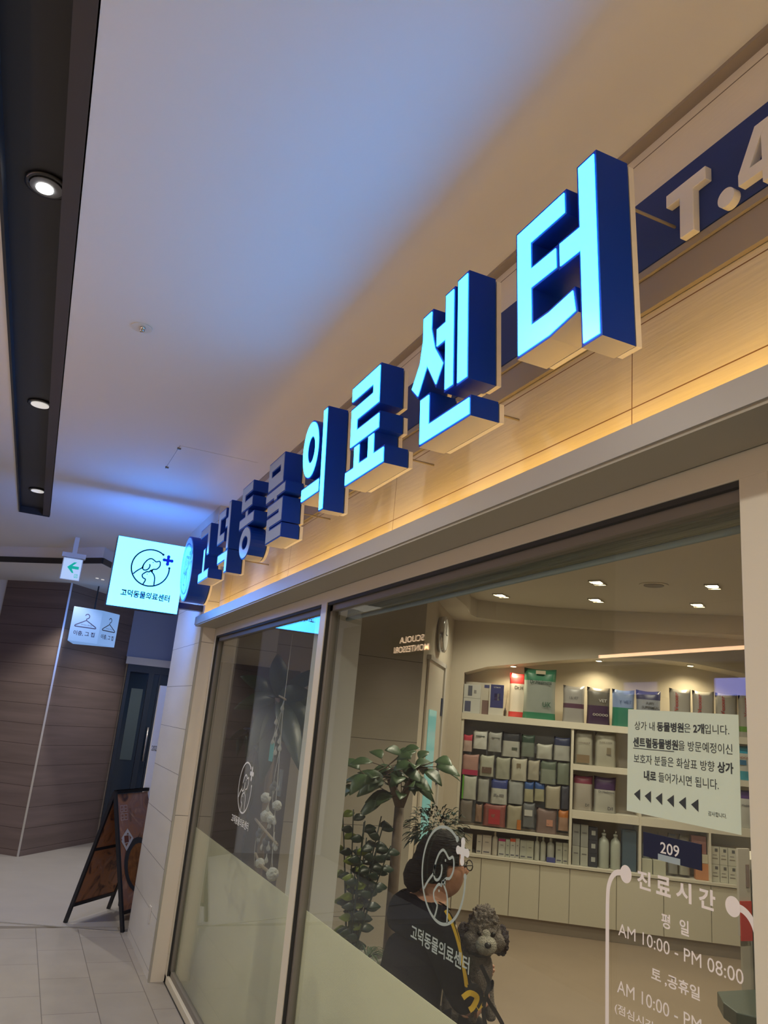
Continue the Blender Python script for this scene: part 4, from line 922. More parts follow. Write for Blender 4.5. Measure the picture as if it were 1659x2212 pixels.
g = G(); plus_mark(g, (.237, .285), .128, FB); g.done('plus_mark', mat('bright_blue_vinyl', (.0, .02, .5), .4, emit=(0, .02, .55), estr=.5), t, recalc=False)
text_obj('lettering', [('고덕동물의료센터', .035)], FB, (.075, .395, .070, .118), M['logo_navy'], t)

# ------------------------------------------------------------------ corridor ceiling fittings
for i, x in enumerate(LAMPS_X[2:]):
    SLOT_Y = lamp_y(x)
    t = thing('slot_downlight', (x, SLOT_Y, 3.055), ['bright downlight in the dark ceiling slot, nearest of three', 'pale round downlight in the middle of the dark slot', 'small pale downlight near the far end of the slot'][i], 'ceiling light', 'downlights in the dark slot')
    T = Matrix.Translation((x, SLOT_Y, 3.055))
    g = G(T); g.lathe([(.062, -.003), (.062, -.008), (.050, -.010), (.046, -.004), (.040, -.002)], n=32); g.done('bezel', M['can'], t)
    if i == 0:
        G(Matrix.Translation((x+.006, SLOT_Y+.004, 3.055))).lathe([(.024, -.016), (.024, -.010)], n=24).done('lamp', M['lamp'], t)
        G(T).lathe([(.046, -.013), (.046, -.009)], n=24).done('reflector', mat('grey_reflector', (.10, .105, .11), .3), t)
    else: G(T).lathe([(.044, -.014), (.044, -.009)], n=24).done('diffuser', M['lamp_dim'], t)
t = thing('emergency_light', (2.93, .965, 3.01), 'small round twin-lens emergency light in the white ceiling', 'ceiling light')
T = Matrix.Translation((2.93, .965, 3.01))
G(T).lathe([(.040, -.004), (.040, 0)], n=28).done('cover', mat('cream_plate', (.72, .66, .52), .4), t)
g = G(T); g.ball((-.012, -.004, -.006), .011, sub=2).ball((.010, -.004, -.006), .011, sub=2); g.done('lens', M['chrome'], t)
t = thing('access_panel', (4.5, .38, 3.01), 'flush access panel with faint edges in the ceiling near the letters', 'ceiling panel')
G().box(4.25, 4.72, .13, .577, 3.0085, 3.0095).done('panel', M['ceiling'], t)
G().box(4.25, 4.75, .577, .579, 3.008, 3.0098).done('edge_gap', M['frame_in'], t)
G().box(4.29, 4.30, .565, .585, 3.000, 3.0098).box(4.70, 4.71, .565, .585, 3.000, 3.0098).done('hinge', M['frame_in'], t)
for i, (x, y) in enumerate(((8.7, .62), (8.74, .56))):
    t = thing('mini_spot', (x, y, 2.85), 'tiny lit spot in the far lowered ceiling, %s one of two' % ('left', 'right')[i], 'ceiling light', 'tiny far spots')
    G(Matrix.Translation((x, y, 2.85))).lathe([(.016, -.006), (.016, 0)], n=14).done('lens', M['lamp_dim'], t)
# exit sign
t = thing('exit_sign', (7.5, .92, 3.01), 'white exit sign box with green arrow hanging from the ceiling', 'exit sign')
ex = 7.45
G().box(ex, ex+.045, .835, 1.005, 2.615, 2.815).done('housing', M['white'], t, bevel=.003)
G().box(ex-.003, ex, .843, .997, 2.622, 2.808).done('lit_face', M['exit'], t)
G().box(ex-.01, ex+.06, .82, 1.02, 2.82, 2.86).box(ex+.01, ex+.035, .90, .94, 2.86, 3.009).box(ex+.01, ex+.03, .86, .98, 2.812, 2.822).done('bracket', M['white'], t)
FE = frame((ex-.003, .997, 2.622), (0, -1, 0), (0, 0, 1))
g = G(); Q = [(.045, .118), (.085, .165), (.112, .165), (.085, .134), (.132, .134), (.132, .104), (.085, .104), (.112, .068), (.092, .052), (.045, .105)]
Q = [(.038, .108), (.090, .158), (.114, .158), (.080, .122), (.136, .122), (.136, .096), (.080, .096), (.100, .060), (.084, .060)]
g.bm.faces.new([g.bm.verts.new(FE @ Vector((x, y, .0012))) for x, y in Q[:5]] + [g.bm.verts.new(FE @ Vector((x, y, .0012))) for x, y in Q[5:]])
pill(g, .110, .138, .020, .052, FE, .0012); g.done('arrow', M['exit_green'], t, recalc=False)
g = G(); pill(g, .1135, .1345, .024, .048, FE, .0018); g.done('door_symbol', M['exit'], t, recalc=False)
g = G(); disc(g, (.126, .0435), .003, FE, .0024); ribbon(g, [(.118, .026), (.123, .034), (.126, .041)], .003, FE, .0024); ribbon(g, [(.130, .028), (.125, .034)], .003, FE, .0025); g.done('running_figure', M['exit_green'], t, recalc=False)
# three-sided hanging shop sign
t = thing('cube_sign', (9.1, .5, 2.36), 'pale two-faced hanging box sign with clothes hanger drawing and Korean words', 'sign')
poly = [(9.08, .795), (9.0, .481), (9.22, .290), (9.40, .72)]
poly = [(8.96, .780), (9.02, .478), (9.22, .278), (9.42, .70)]
G().prism(poly, 2.19, 2.555).done('box', M['hang'], t, bevel=.004)
for (a, b) in ((Vector(poly[0]), Vector(poly[1])), (Vector(poly[1]), Vector(poly[2]))):
    w = (b-a).length; fh = frame((a.x, a.y, 2.19), (b.x-a.x, b.y-a.y, 0), (0, 0, 1)); g = G(); c = w*.5
    def q(x, y): return (c+x*w*.36, y)
    ribbon(g, [q(-.95, .175), q(0, .235), q(.95, .175)], .010, fh); ribbon(g, smooth([q(-.95, .175), q(-1.0, .165), q(-.92, .160)], 3), .010, fh); ribbon(g, [q(-.95, .160), q(.95, .160)], .010, fh); ribbon(g, smooth([q(.95, .175), q(1.0, .165), q(.92, .160)], 3), .010, fh)
    ribbon(g, smooth([q(0, .235), q(0, .25), q(.18, .262), q(.22, .285), q(.05, .302), q(-.12, .295), q(-.16, .282)], 5), .009, fh)
    text_into(g, [('Dress Shop', 0)], fh, c-w*.15, c+w*.22, .178, .192)
    text_into(g, [('이층, 그 집', .02)], fh, c-w*.36, c+w*.36, .065, .118)
    g.done('print', M['hang_ink'], t, recalc=False)
G().tube([(9.32, .55, 2.55), (9.32, .55, 2.85)], .008, 8).tube([(9.32, .55, 2.30), (9.60, .64, 2.30)], .012, 8).done('support_rod', M['dark_frame'], t)

# ------------------------------------------------------------------ A-frame board
t = thing('a_frame_sign', (6.63, .3, 0), 'black folding A-frame board with food posters standing by the stone wall', 'signboard')
AL, BL_ = Vector((6.769, .498, 0)), Vector((6.482, .117, 0)); dr = Vector((7.191-6.769, .149-.498, 0)); TL = Vector((6.628, .318, .945))
def bar(g, a, b, w=.024, th=.012):
    a = Vector(a); b = Vector(b); d = (b-a).normalized(); u = d.cross(dr.normalized()).normalized(); k = dr.normalized()
    if abs(d.dot(k)) > .9: u = Vector((0, 0, 1)); k = d.cross(u).normalized()
    P = [p + u*su*w/2 + k*sk*th for p in (a, b) for su, sk in ((-1, -1), (1, -1), (1, 1), (-1, 1))]
    V = [g.bm.verts.new(p) for p in P]
    for f in ((0, 1, 2, 3), (7, 6, 5, 4), (0, 4, 5, 1), (1, 5, 6, 2), (2, 6, 7, 3), (3, 7, 4, 0)): g.bm.faces.new([V[i] for i in f])
for nm, foot in (('rear', AL), ('front', BL_)):
    g = G(); top = TL; fz = foot; lo = fz.lerp(top, .13); mid = fz.lerp(top, .55)
    bar(g, fz, top); bar(g, fz+dr, top+dr); bar(g, top, top+dr); bar(g, lo, lo+dr)
    if nm == 'rear': bar(g, mid, mid+dr, .02)
    pf = g.done('panel_frame', M['black'], t)
    g = G(); off = Vector((-.004, -.005, 0)) if nm == 'front' else Vector((.0, .0, 0))
    A = lo + dr*.03; B = lo+dr*.97; C = top+dr*.97 - Vector((0, 0, .02)); D = top+dr*.03 - Vector((0, 0, .02))
    nrm = (B-A).cross(D-A).normalized()*.003
    V = [g.bm.verts.new(p+s*nrm) for s in (1, -1) for p in (A, B, C, D)]
    for f in ((0, 1, 2, 3), (7, 6, 5, 4), (0, 4, 5, 1), (1, 5, 6, 2), (2, 6, 7, 3), (3, 7, 4, 0)): g.bm.faces.new([V[i] for i in f])
    po = g.done('poster', M['poster'], t)
    if nm == 'front':
        up = (top-lo).normalized(); fa = frame(lo + up.cross(dr.normalized())*0, dr, up); H = (top-lo).length; Wd = dr.length
        nz = fa.col[2].xyz; 
        fa = Matrix.Translation(nz*.0045) @ fa
        g = G(); disc(g, (.26, .30), .20, fa, .0); g.done('plate_photo', mat('poster_plate', (.03, .03, .035), .4), po, recalc=False)
        g = G(); disc(g, (.27, .29), .165, fa, .0006); g.done('dish_photo', mat('poster_food', (.28, .10, .02), .5, var=((25, 25, 25), .9)), po, recalc=False)
        g = G(); ribbon(g, [(.05, .50), (.13, .56), (.19, .50), (.10, .43), (.05, .50)], .03, fa, .0006); pill(g, .07, .15, .47, .53, fa, .0004); g.done('sauce_dish_photo', mat('poster_white', (.6, .58, .55), .5), po, recalc=False)
        g = G(); pill(g, .08, .14, .475, .525, fa, .0008); g.done('sauce_photo', mat('poster_sauce', (.16, .04, .02), .4), po, recalc=False)
        g = G()
        for (a, b) in ((.05, .64), (.10, .64), (.05, .70), (.10, .70)):
            ribbon(g, [(a, b), (a+.04, b), (a+.04, b+.045), (a, b+.045)], .006, fa, .0006, closed=True); ribbon(g, [(a+.01, b+.02), (a+.03, b+.02)], .005, fa, .0007)
        g.done('poster_crest', mat('poster_crest_white', (.55, .45, .40), .5), po, recalc=False)
        g = G(); text_into(g, [('l l', .02)], fa, .17, .19, .62, .72, .0006); g.done('poster_script', M['ink'], po, recalc=False)
# socket plate low on the stone wall
s_ = G().box(5.62, 5.68, .092, .098, .26, .36).done('wall_socket', M['outlet'], bevel=.002); tag(s_, 'small white socket plate low on the stone wall', 'socket')
# small white framed board behind the A-frame
t = thing('folded_board', (7.15, .2, 0), 'small black-framed white easel board leaning behind the A-frame', 'signboard')
a, b, c, d = Vector((7.22, .06, .02)), Vector((7.46, -.06, .02)), Vector((7.54, -.06, .42)), Vector((7.30, .06, .42))
g = G(); nn = (b-a).cross(d-a).normalized()*.008
V = [g.bm.verts.new(p+s*nn) for s in (1, -1) for p in (a, b, c, d)]
for f in ((0, 1, 2, 3), (7, 6, 5, 4), (0, 4, 5, 1), (1, 5, 6, 2), (2, 6, 7, 3), (3, 7, 4, 0)): g.bm.faces.new([V[i] for i in f])
g.done('board', M['white'], t)
g = G()
for p, q_ in ((a, b), (b, c), (c, d), (d, a)): g.tube([p, q_], .014, 6)
g.done('board_frame', M['black'], t)

# ------------------------------------------------------------------ plants
def rand_dir(rnd, zmin=-.2, zmax=.8):
    a = rnd.uniform(0, 2*math.pi); z = rnd.uniform(zmin, zmax); r = math.sqrt(max(0, 1-z*z)); return Vector((r*math.cos(a), r*math.sin(a), z))
def pot(c, r, h, t, m): 
    G(Matrix.Translation(c)).lathe([(r*.75, 0), (r*.8, .01), (r, h), (r*1.05, h), (r*1.05, h-.02), (r*.9, h-.02), (r*.88, h-.03)], n=24).done('pot', m, t)
    G(Matrix.Translation(c)).lathe([(r*.86, h-.034), (r*.86, h-.03)], n=20).done('soil', M['soil'], t)
rnd = random.Random(3)
t = thing('potted_tree', (3.62, -.65, 0), 'forked umbrella tree with broad drooping leaves behind the big pane', 'plant')
pot(Vector((3.62, -.65, 0)), .105, .40, t, M['pot'])
g = G(); fk = Vector((3.62, -.645, 1.24))
g.tube([(3.62, -.65, .36), (3.61, -.64, .8), fk], [.03, .026, .024], 10)
g.tube([fk, (3.62, -.60, 1.33), (3.63, -.56, 1.42)], [.022, .017, .014], 8); g.tube([fk, (3.62, -.68, 1.33), (3.61, -.715, 1.43)], [.022, .018, .014], 8)
hubs = [(3.63, -.56, 1.42), (3.61, -.715, 1.43), (3.6, -.62, 1.38), (3.6, -.64, 1.30), (3.62, -.50, 1.34)]
lf = G()
for h in hubs:
    for k in range(11):
        d = rand_dir(rnd, -.4, .75); st = Vector(h) + d*rnd.uniform(.04, .13); g.tube([h, st], .0022, 4, cap=False)
        lf.leaf(st, (d + Vector((0, 0, -.15))), (rnd.uniform(-1, -.2), .3, .8), rnd.uniform(.09, .135), rnd.uniform(.055, .078), .25)
g.done('trunk', M['bark'], t); lf.done('leaves', M['leaf'], t, recalc=False, solid=.001)
t = thing('zz_plant', (3.6, -.44, 0), 'upright plant with paired oval leaves, some yellow-green, by the window', 'plant')
pot(Vector((3.6, -.44, 0)), .09, .55, t, M['pot'])
g = G(); lf = G(); ll = G()
for k in range(11):
    b = Vector((3.6, -.44, .52)); tip = Vector((3.6+rnd.uniform(-.16, .12), -.44+rnd.uniform(-.17, .10), rnd.uniform(1.02, 1.27))); c = [b.lerp(tip, i/6) + Vector((0, 0, .03*math.sin(i/6*3.14))) for i in range(7)]
    g.tube(c, [.005]*4+[.003]*3, 5)
    tgt = ll if k in (2, 5) else lf
    for i in range(2, 13):
        p = b.lerp(tip, i/13) + Vector((0, 0, .03*math.sin(i/13*3.14))); sd = (tip-b).cross(Vector((rnd.uniform(-.4, .4)+1, .2, 0))).normalized()*(1 if i % 2 else -1)
        tgt.leaf(p, sd + Vector((0, 0, .45)), (-1, .3, .4), .075, .038, .25, n=5)
g.done('stems', M['leaf_dark'], t); lf.done('leaves', M['leaf_dark'], t, recalc=False, solid=.001); ll.done('pale_leaves', M['leaf_lime'], t, recalc=False, solid=.001)['label'] = 'yellow-green leaves'
t = thing('bushy_plant', (3.75, -.92, 0), 'dark curly-leaved plant just above the seated person', 'plant')
pot(Vector((3.75, -.92, 0)), .13, .7, t, M['potwhite'])
lf = G()
for k in range(260):
    d = rand_dir(rnd, -.5, 1); p = Vector((3.75, -.92, 1.13)) + Vector((d.x*.15, d.y*.15, d.z*.12))*rnd.uniform(.5, 1)
    lf.leaf(p, d + rand_dir(rnd)*.6, (0, 0, 1), .05, .016, .5, n=3)
lf.done('leaves', M['leaf_dark'], t, recalc=False, solid=.001); G().tube([(3.75, -.92, .66), (3.75, -.92, 1.1)], .012, 8).done('stem', M['bark'], t)
t = thing('grassy_plant', (3.55, -.30, 0), 'arching grass-like plant in a cream pot at the lower window edge', 'plant')
pot(Vector((3.40, -.44, 0)), .07, .66, t, M['potwhite'])
lf = G()
for k in range(34):
    a = rnd.uniform(0, 6.28); d = Vector((math.cos(a), math.sin(a), 1.1)); lf.leaf((3.40, -.44, .64), d, (0, 0, 1), rnd.uniform(.14, .22), .006, .75, n=7)
lf.done('blades', M['leaf'], t, recalc=False, solid=.001)
# big-leaved plant behind the left pane
t = thing('dracaena_plant', (4.75, -.33, 0), 'tall plant with long broad dark leaves behind the left pane', 'plant')
pot(Vector((4.75, -.33, 0)), .18, .45, t, M['pot'])
G().tube([(4.75, -.33, .41), (4.75, -.32, 1.0), (4.75, -.31, 1.72)], [.025, .022, .02], 10).done('trunk', M['bark'], t)
lf = G()
for d, L, w in (((0, .1, 1), .34, .12), ((-.1, -.75, .75), .44, .09), ((0, .8, .55), .30, .10), ((.1, -1, .25), .30, .12), ((-.2, 1, -.1), .28, .10), ((-.3, -.8, -.45), .34, .13), ((-.2, .5, -.8), .30, .12), ((-.5, -.3, -.75), .40, .13), ((-.4, -.5, .3), .24, .11), ((.2, -.7, -.7), .38, .12), ((-.2, .15, -.95), .42, .13)):
    lf.leaf((4.75, -.31, 1.72), d, (-1, .05, .2), L, w, .22, n=8)
lf.done('leaves', M['leaf_dark'], t, recalc=False, solid=.0015)
t = thing('trailing_plant', (4.95, -.30, 0), 'dim blue-green shelf plant with drooping leaves below the tall one', 'plant')
lf = G()
for k in range(46):
    d = rand_dir(rnd, -.9, .3); lf.leaf((4.95, -.28+rnd.uniform(-.12, .12), 1.50), Vector((-.3, d.y, d.z)), (-1, 0, .1), rnd.uniform(.07, .13), .045, .5)
lf.done('leaves', M['leaf_dark'], t, recalc=False, solid=.001)
G().box(4.90, 5.02, -.48, -.10, 0, .04).box(4.94, 4.98, -.31, -.27, .04, 1.42).lathe([(.06, 1.42), (.11, 1.52), (.1, 1.53)], (4.96, -.29, 0), 20).done('plant_stand', M['pot'], t)

# ------------------------------------------------------------------ hanging mobile in the left pane
t = thing('hanging_mobile', (4.15, -.17, 2.05), 'string mobile with glass drops, pompoms and felt animals in the left pane', 'mobile')
g = G(); top = Vector((4.15, -.17, 2.05)); nodes_ = [(4.15, 2.05), (4.16, 1.67), (4.13, 1.45), (4.10, 1.26), (4.08, 1.10), (4.05, .99), (4.04, .83)]
g.tube([(x, -.17, z) for x, z in nodes_], .0018, 5)
for (x0, z0, x1, z1) in ((4.16, 1.67, 4.27, 1.48), (4.16, 1.67, 4.23, 1.39), (4.13, 1.45, 4.14, 1.16), (4.10, 1.26, 4.30, 1.06), (4.10, 1.1, 4.33, .95), (4.33, 1.06, 4.33, .84), (4.05, 1.05, 3.97, .84)):
    g.tube(smooth([(x0, -.17, z0), ((x0+x1)/2, -.16, (z0+z1)/2-.01), (x1, -.17, z1)], 4), .0014, 4)
g.done('cord', M['cord'], t)
G().tube([(4.13, -.17, 1.70), (4.24, -.165, 1.72)], .005, 6).tube([(4.42, -.17, 1.062), (4.25, -.16, 1.045), (3.98, -.17, 1.0)], .007, 6).tube([(4.34, -.17, .90), (4.20, -.16, .87), (4.00, -.17, .86)], .008, 6).done('driftwood_stick', M['bamboo'], t)
for x, z in ((4.16, 1.66), (4.24, 1.585), (4.14, 1.49), (4.22, 1.52), (4.12, 1.455), (4.26, 1.48), (4.19, 1.43), (4.05, 1.265), (4.20, 1.14), (4.14, 1.07), (4.06, 1.10), (4.30, .98), (4.22, .955), (4.11, .97), (4.02, 1.0), (3.99, .99), (4.12, .91)):
    h = Vector((x, -.165, z)); G(Matrix.Translation(h)).lathe([(.001, .028), (.003, .012), (.009, 0), (.011, -.008), (.008, -.016), (.001, -.02)], n=10).done('glass_drop', M['drop'], t)
for x, z, r in ((4.26, 1.19, .026), (4.05, 1.175, .024), (4.21, 1.105, .030), (4.12, 1.10, .022), (4.22, .875, .024), (3.99, .865, .030)):
    G().ball((x, -.165, z), r, sub=3, rough=.18, seed=x*9).done('pompom', M['felt'], t)
for x, z in ((4.16, 1.25), (4.31, 1.00), (4.17, .985)):
    G().ball((x, -.165, z), .030, 1, .5, .7).ball((x-.025, -.165, z+.022), .014).tube([(x+.02, -.165, z-.01), (x+.025, -.165, z-.045)], .006, 5).tube([(x-.012, -.165, z-.01), (x-.015, -.165, z-.045)], .006, 5).done('felt_animal', M['feltgrey'], t)
G().box(4.23, 4.30, -.168, -.166, 1.375, 1.47).done('teal_card', M['teal'], t)
G().box(4.02, 4.08, -.170, -.166, 1.22, 1.35).done('dark_tag', M['feltgrey'], t)

# ------------------------------------------------------------------ seated person and dog
t = thing('bench', (2.95, -.5, 0), 'dark bench by the window that the person sits on', 'bench')
G().box(2.45, 3.22, -.82, -.20, .36, .42).done('seat', M['trousers'], t, bevel=.01)
for x in (2.5, 3.14):
    for y in (-.78, -.28): G().box(x, x+.04, y, y+.04, 0, .36).done('leg', M['black'], t)
def skin_obj(name, verts, edges, radii, m, parent, sub=2, root=0):
    loc = world_loc(parent); me = bpy.data.meshes.new(name); me.from_pydata([tuple(Vector(v)-loc) for v in verts], edges, []); me.update()
    o = bpy.data.objects.new(name, me); COL.objects.link(o); o.parent = parent; me.materials.append(m)
    md = o.modifiers.new('skin', 'SKIN'); md.use_smooth_shade = True
    lay = me.skin_vertices[0].data if me.skin_vertices else None
    if lay is None:
        bm = bmesh.new(); bm.from_mesh(me); bm.verts.layers.skin.verify(); bm.to_mesh(me); bm.free(); lay = me.skin_vertices[0].data
    for i, r in enumerate(radii): lay[i].radius = r if isinstance(r, tuple) else (r, r); lay[i].use_root = (i == root)
    s = o.modifiers.new('sub', 'SUBSURF'); s.levels = sub; s.render_levels = sub
    return o
px, py = 2.90, -.40
P = thing('person', (px, py, .42), 'person in black with black hair and glasses sitting in the shop with a dog', 'person')
V = [(px, py+.03, .50), (px, py+.01, .68), (px, py-.01, .86), (px, py-.03, .955), (px, py-.055, .995), (px, py-.07, 1.03), (px, py-.075, 1.10),
     (px-.13, py-.02, .92), (px-.18, py-.09, .74), (px-.08, py-.20, .62), (px+.17, py-.02, .92), (px+.20, py-.12, .76), (px+.13, py-.30, .68),
     (px-.10, py-.02, .50), (px-.10, py-.36, .50), (px-.10, py-.38, .10), (px+.10, py-.02, .50), (px+.10, py-.36, .50), (px+.10, py-.38, .10)]
E = [(0, 1), (1, 2), (2, 3), (3, 4), (4, 5), (5, 6), (3, 7), (7, 8), (8, 9), (3, 10), (10, 11), (11, 12), (0, 13), (13, 14), (14, 15), (0, 16), (16, 17), (17, 18)]
body = skin_obj('body', V, E, [.09, .085, .09, .06, .045, .045, .06, .045, .036, .024, .045, .036, .024, .07, .055, .04, .07, .055, .04], M['skin'], P)
skin_obj('jacket', V[:4] + [(px, py-.035, .975)] + V[7:9] + [Vector(V[8]).lerp(Vector(V[9]), .8)] + V[10:12] + [Vector(V[11]).lerp(Vector(V[12]), .8)],
         [(0, 1), (1, 2), (2, 3), (3, 4), (3, 5), (5, 6), (6, 7), (3, 8), (8, 9), (9, 10)], [(.17, .13), (.15, .12), (.155, .12), (.10, .085), .06, .072, .058, .045, .072, .058, .045], M['jacket'], P)
skin_obj('trousers', [V[0], V[13], V[14], (px-.10, py-.38, .16), V[16], V[17], (px+.10, py-.38, .16)], [(0, 1), (1, 2), (2, 3), (0, 4), (4, 5), (5, 6)], [.13, .10, .085, .065, .10, .085, .065], M['trousers'], P)
# head: profile towards -y
hc = Vector((px, py-.10, 1.10)); g = G(); bm = g.bm; res = bmesh.ops.create_uvsphere(bm, u_segments=40, v_segments=30, radius=1)
for v in bm.verts:
    x, y, z = v.co; f = -y
    sx, sy_, sz = .073, .094, .115
    X, Yy, Zz = x*sx, y*sy_, z*sz
    if z < -.1: X *= 1 - .28*(-z-.1); 
    if f > 0:
        Yy += -.012*math.exp(-((z+.75)/.22)**2)*f                 # chin
        Yy += -.030*math.exp(-((z+.12)/.17)**2-(x/.20)**2)*f       # nose
        Yy += -.009*math.exp(-((z+.46)/.10)**2-(x/.32)**2)*f       # lips
        Yy += .010*math.exp(-((z-.14)/.10)**2)*f                   # brow bridge
    v.co = hc + Vector((X, Yy, Zz))
for f in bm.faces: f.smooth = True
head = g.done('head', M['skin'], P)
g = G()
for sx in (-1, 1): g.ball(hc+Vector((sx*.074, .008, -.005)), .022, .35, .75, 1.3, sub=2)
g.done('ears', M['skin'], head)
g = G(); bm = g.bm; bmesh.ops.create_uvsphere(bm, u_segments=36, v_segments=24, radius=1)
dele = []
for v in bm.verts:
    x, y, z = v.co
    if (y < -.45 and z < .42) or (y < .12 and z < .02) or z < -.45: dele.append(v)
bmesh.ops.delete(bm, geom=dele, context='VERTS')
for v in bm.verts:
    x, y, z = v.co; k = 1+.07*noise.noise(v.co*3)+.03*noise.noise(v.co*11); v.co = hc + Vector((x*.088*k, y*.112*k+.010, z*.130*k+.004))
for f in bm.faces: f.smooth = True
g.ball(hc+Vector((0, .12, -.03)), .05, .9, .8, 1.2, sub=2, rough=.1)
g.done('hair', M['hair'], P, solid=.006)
g = G()
for sx in (-1, 1):
    g.tube([hc+Vector((sx*.030+.024*math.cos(a*.5236), -.104, .014+.019*math.sin(a*.5236))) for a in range(13)], .0022, 5, cap=False); g.tube([hc+Vector((sx*.056, -.100, .018)), hc+Vector((sx*.078, -.0, .018))], .002, 5)
g.tube([hc+Vector((-.008, -.108, .018)), hc+Vector((.008, -.108, .018))], .002, 5)
g.done('glasses', M['black'], head)
g = G()
for sx in (-1, 1): g.ball(hc+Vector((sx*.030, -.082, .012)), .011, 1, .6, .6)
g.done('eyes', M['ink'], head)
G().lathe([(.060, .955), (.056, .985), (.050, .990)], (px, py-.05, 0), 24).done('red_collar', M['red'], P)
# hands with fingers
def hand(c, d, nrm, side):
    d = Vector(d).normalized(); nrm = Vector(nrm).normalized(); u = d.cross(nrm).normalized(); c = Vector(c)
    V = [c, c+d*.045]; Ed = [(0, 1)]; R = [(.028, .017), (.032, .014)]
    for i, (o, L) in enumerate(((-.026, .060), (-.009, .070), (.009, .066), (.025, .052))):
        b = len(V); p = c+d*.060+u*o
        V += [p, p+d*L*.45+nrm*.006, p+d*L*.75+nrm*.026, p+d*L*.85+nrm*.042]; R += [.0095, .0088, .008, .0068]; Ed += [(1, b), (b, b+1), (b+1, b+2), (b+2, b+3)]
    b = len(V); p = c+d*.012-u*side*.028; V += [p, p+d*.028-u*side*.016+nrm*.012, p+d*.05-u*side*.014+nrm*.026]; R += [.012, .010, .008]; Ed += [(0, b), (b, b+1), (b+1, b+2)]
    skin_obj('hand', V, Ed, R, M['skin'], P)
hand(Vector(V[9]), (.25, -1, .05), (.5, .1, .7), 1); hand(Vector(V[12]), (-.25, -1, .05), (-.5, .1, .7), -1)
# dog on the lap, looking at the camera (towards -x, +y)
dc = Vector((2.86, -.675, .875)); D = thing('dog', (2.88, -.68, .56), 'small grey-brown curly dog with a pale muzzle on the person\'s lap', 'dog')
face = Vector((-.93, .36, -.05)).normalized(); sidev = face.cross(Vector((0, 0, 1))).normalized()
bv = [(2.93, -.66, .62), (2.92, -.67, .70), (2.90, -.675, .78), (2.88, -.675, .84), (2.87, -.64, .72), (2.84, -.63, .62), (2.83, -.63, .575), (2.89, -.71, .72), (2.85, -.715, .62), (2.84, -.72, .575), (2.92, -.58, .61), (2.86, -.56, .575), (2.96, -.75, .61), (2.90, -.77, .575), (3.0, -.66, .66), (3.03, -.66, .72)]
skin_obj('body', bv, [(0, 1), (1, 2), (2, 3), (2, 4), (4, 5), (5, 6), (2, 7), (7, 8), (8, 9), (0, 10), (10, 11), (0, 12), (12, 13), (0, 14), (14, 15)], [.085, .075, .058, .045, .032, .022, .02, .032, .022, .02, .045, .024, .045, .024, .022, .018], M['fur'], D)
g = G(); g.ball(dc, .066, sub=5, rough=.22); g.ball(dc+Vector((0, 0, .045)), .048, sub=5, rough=.35, seed=3)
for s in (-1, 1): g.ball(dc+face*.03+sidev*s*.04-Vector((0, 0, .02)), .038, sub=3, rough=.2, seed=s)
dhead = g.done('head', M['fur'], D)
g = G(); g.ball(dc+face*.068-Vector((0, 0, .022)), .040, 1, 1, .85, sub=3, rough=.12); g.ball(dc+face*.060+Vector((0, 0, .012)), .018, sub=2, rough=.2); g.done('muzzle', M['fur_pale'], dhead)
g = G(); g.ball(dc+face*.108-Vector((0, 0, .012)), .0135, 1, 1, .8); g.done('nose', M['nose'], dhead)
g = G()
for s in (-1, 1): g.ball(dc+face*.066+sidev*s*.027+Vector((0, 0, .016)), .0085)
g.done('eyes', M['nose'], dhead)
for s in (-1, 1):
    G().ball(dc+sidev*s*.072-Vector((0, 0, .022))-face*.005, .032, .9, .9, 1.5, sub=4, rough=.35, seed=s*5).done('ear', M['fur_dark'], dhead)
G().lathe([(.050, .795), (.053, .803), (.050, .812)], (2.887, -.675, 0), 20).done('collar', M['ink'], D)
# leash
t = thing('leash', (2.82, -.55, .75), 'yellow and black striped leash looping from the person\'s shoulder past the dog', 'leash')
def strap(g, pts, w, nrm):
    P_ = [q + Vector((-.075, .047, .02)) for q in smooth(pts, 6)]; nrm = Vector(nrm).normalized(); prev = None
    for i, p in enumerate(P_):
        tt = (P_[min(i+1, len(P_)-1)]-P_[max(i-1, 0)]).normalized(); s = tt.cross(nrm).normalized()*w/2
        a, b = g.bm.verts.new(p+s), g.bm.verts.new(p-s)
        if prev: g.bm.faces.new([prev[0], prev[1], b, a])
        prev = (a, b)
g = G(); nv = (-1, .5, .1)
strap(g, [(2.76, -.45, .975), (2.745, -.475, .93), (2.74, -.505, .86), (2.74, -.53, .78), (2.745, -.545, .73)], .010, nv)
strap(g, [(2.755, -.462, .965), (2.745, -.50, .90), (2.742, -.515, .84), (2.742, -.54, .77), (2.747, -.553, .73)], .005, nv)
strap(g, [(2.74, -.53, .70), (2.735, -.555, .715), (2.735, -.585, .70), (2.74, -.575, .67), (2.74, -.56, .66)], .018, nv)
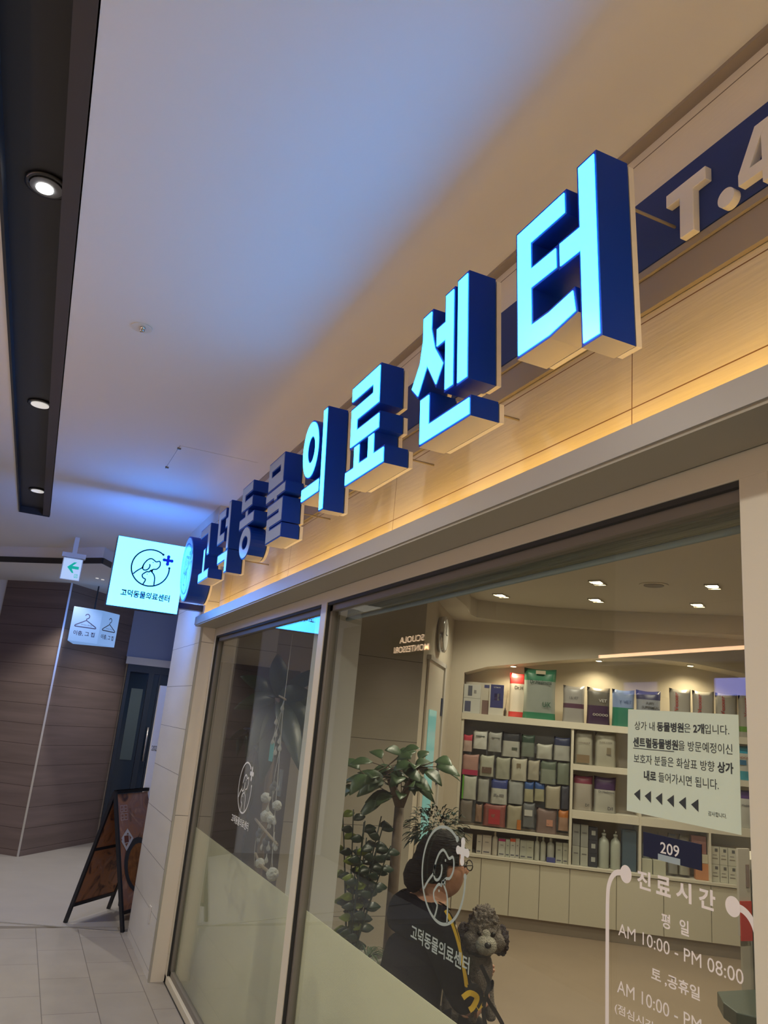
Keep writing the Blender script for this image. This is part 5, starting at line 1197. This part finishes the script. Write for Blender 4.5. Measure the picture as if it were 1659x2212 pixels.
strap(g, [(2.74, -.62, .70), (2.74, -.61, .68), (2.74, -.59, .665)], .02, nv)
g.done('yellow_webbing', M['yellow'], t, recalc=False, solid=.0015)
g = G()
strap(g, [(2.76, -.456, .97), (2.748, -.487, .915), (2.745, -.51, .85), (2.744, -.535, .775), (2.75, -.55, .73)], .012, nv)
strap(g, [(2.745, -.54, .725), (2.74, -.58, .73), (2.738, -.60, .70), (2.745, -.58, .655)], .024, nv)
strap(g, [(2.745, -.60, .80), (2.74, -.635, .74), (2.735, -.625, .70), (2.735, -.67, .645), (2.735, -.70, .60), (2.735, -.685, .565), (2.735, -.64, .585), (2.735, -.615, .65), (2.735, -.62, .70)], .014, nv)
g.done('black_webbing', M['black'], t, recalc=False, solid=.0015)

# ------------------------------------------------------------------ right edge of the shop
t = thing('display_stand', (3.0, -2.22, 0), 'tall cardboard display stand with red and white panels by the right frame', 'display stand')
g = G(); g.prism([(2.97, -2.15), (2.97, -2.40), (3.25, -2.80), (3.25, -2.50)], 0, 1.15); g.done('stand_body', M['card'], t)
G().prism([(2.955, -2.135), (2.955, -2.21), (2.968, -2.21), (2.968, -2.135)], .82, 1.20).done('side_poster', CM((.50, .46, .40), .6), t)
G().box(2.948, 2.954, -2.205, -2.135, .80, .97).done('red_panel', M['poster_red'], t)
G().box(2.950, 2.954, -2.20, -2.18, 1.03, 1.13).done('picture', CM((.25, .18, .16), .6), t)
G().box(2.950, 2.956, -2.30, -2.22, .55, 1.12).done('cyan_sleeve', CM((.28, .36, .36), .5), t)
G().box(2.952, 2.957, -2.30, -2.22, .30, .55).done('tan_panel', CM((.45, .30, .16), .5), t)
t = thing('low_table', (2.7, -2.2, 0), 'dark green-grey low table top with rounded corner at lower right', 'table')
G().prism([(2.887, -1.91), (2.76, -1.81), (2.65, -1.765), (2.55, -1.84), (2.50, -2.5), (2.887, -2.5)], .56, .62).done('table_top', M['tray'], t, bevel=.004)
G().lathe([(.14, 0), (.14, .015), (.025, .03), (.025, .56)], (2.69, -2.2, 0), 20).done('pedestal', M['black'], t)
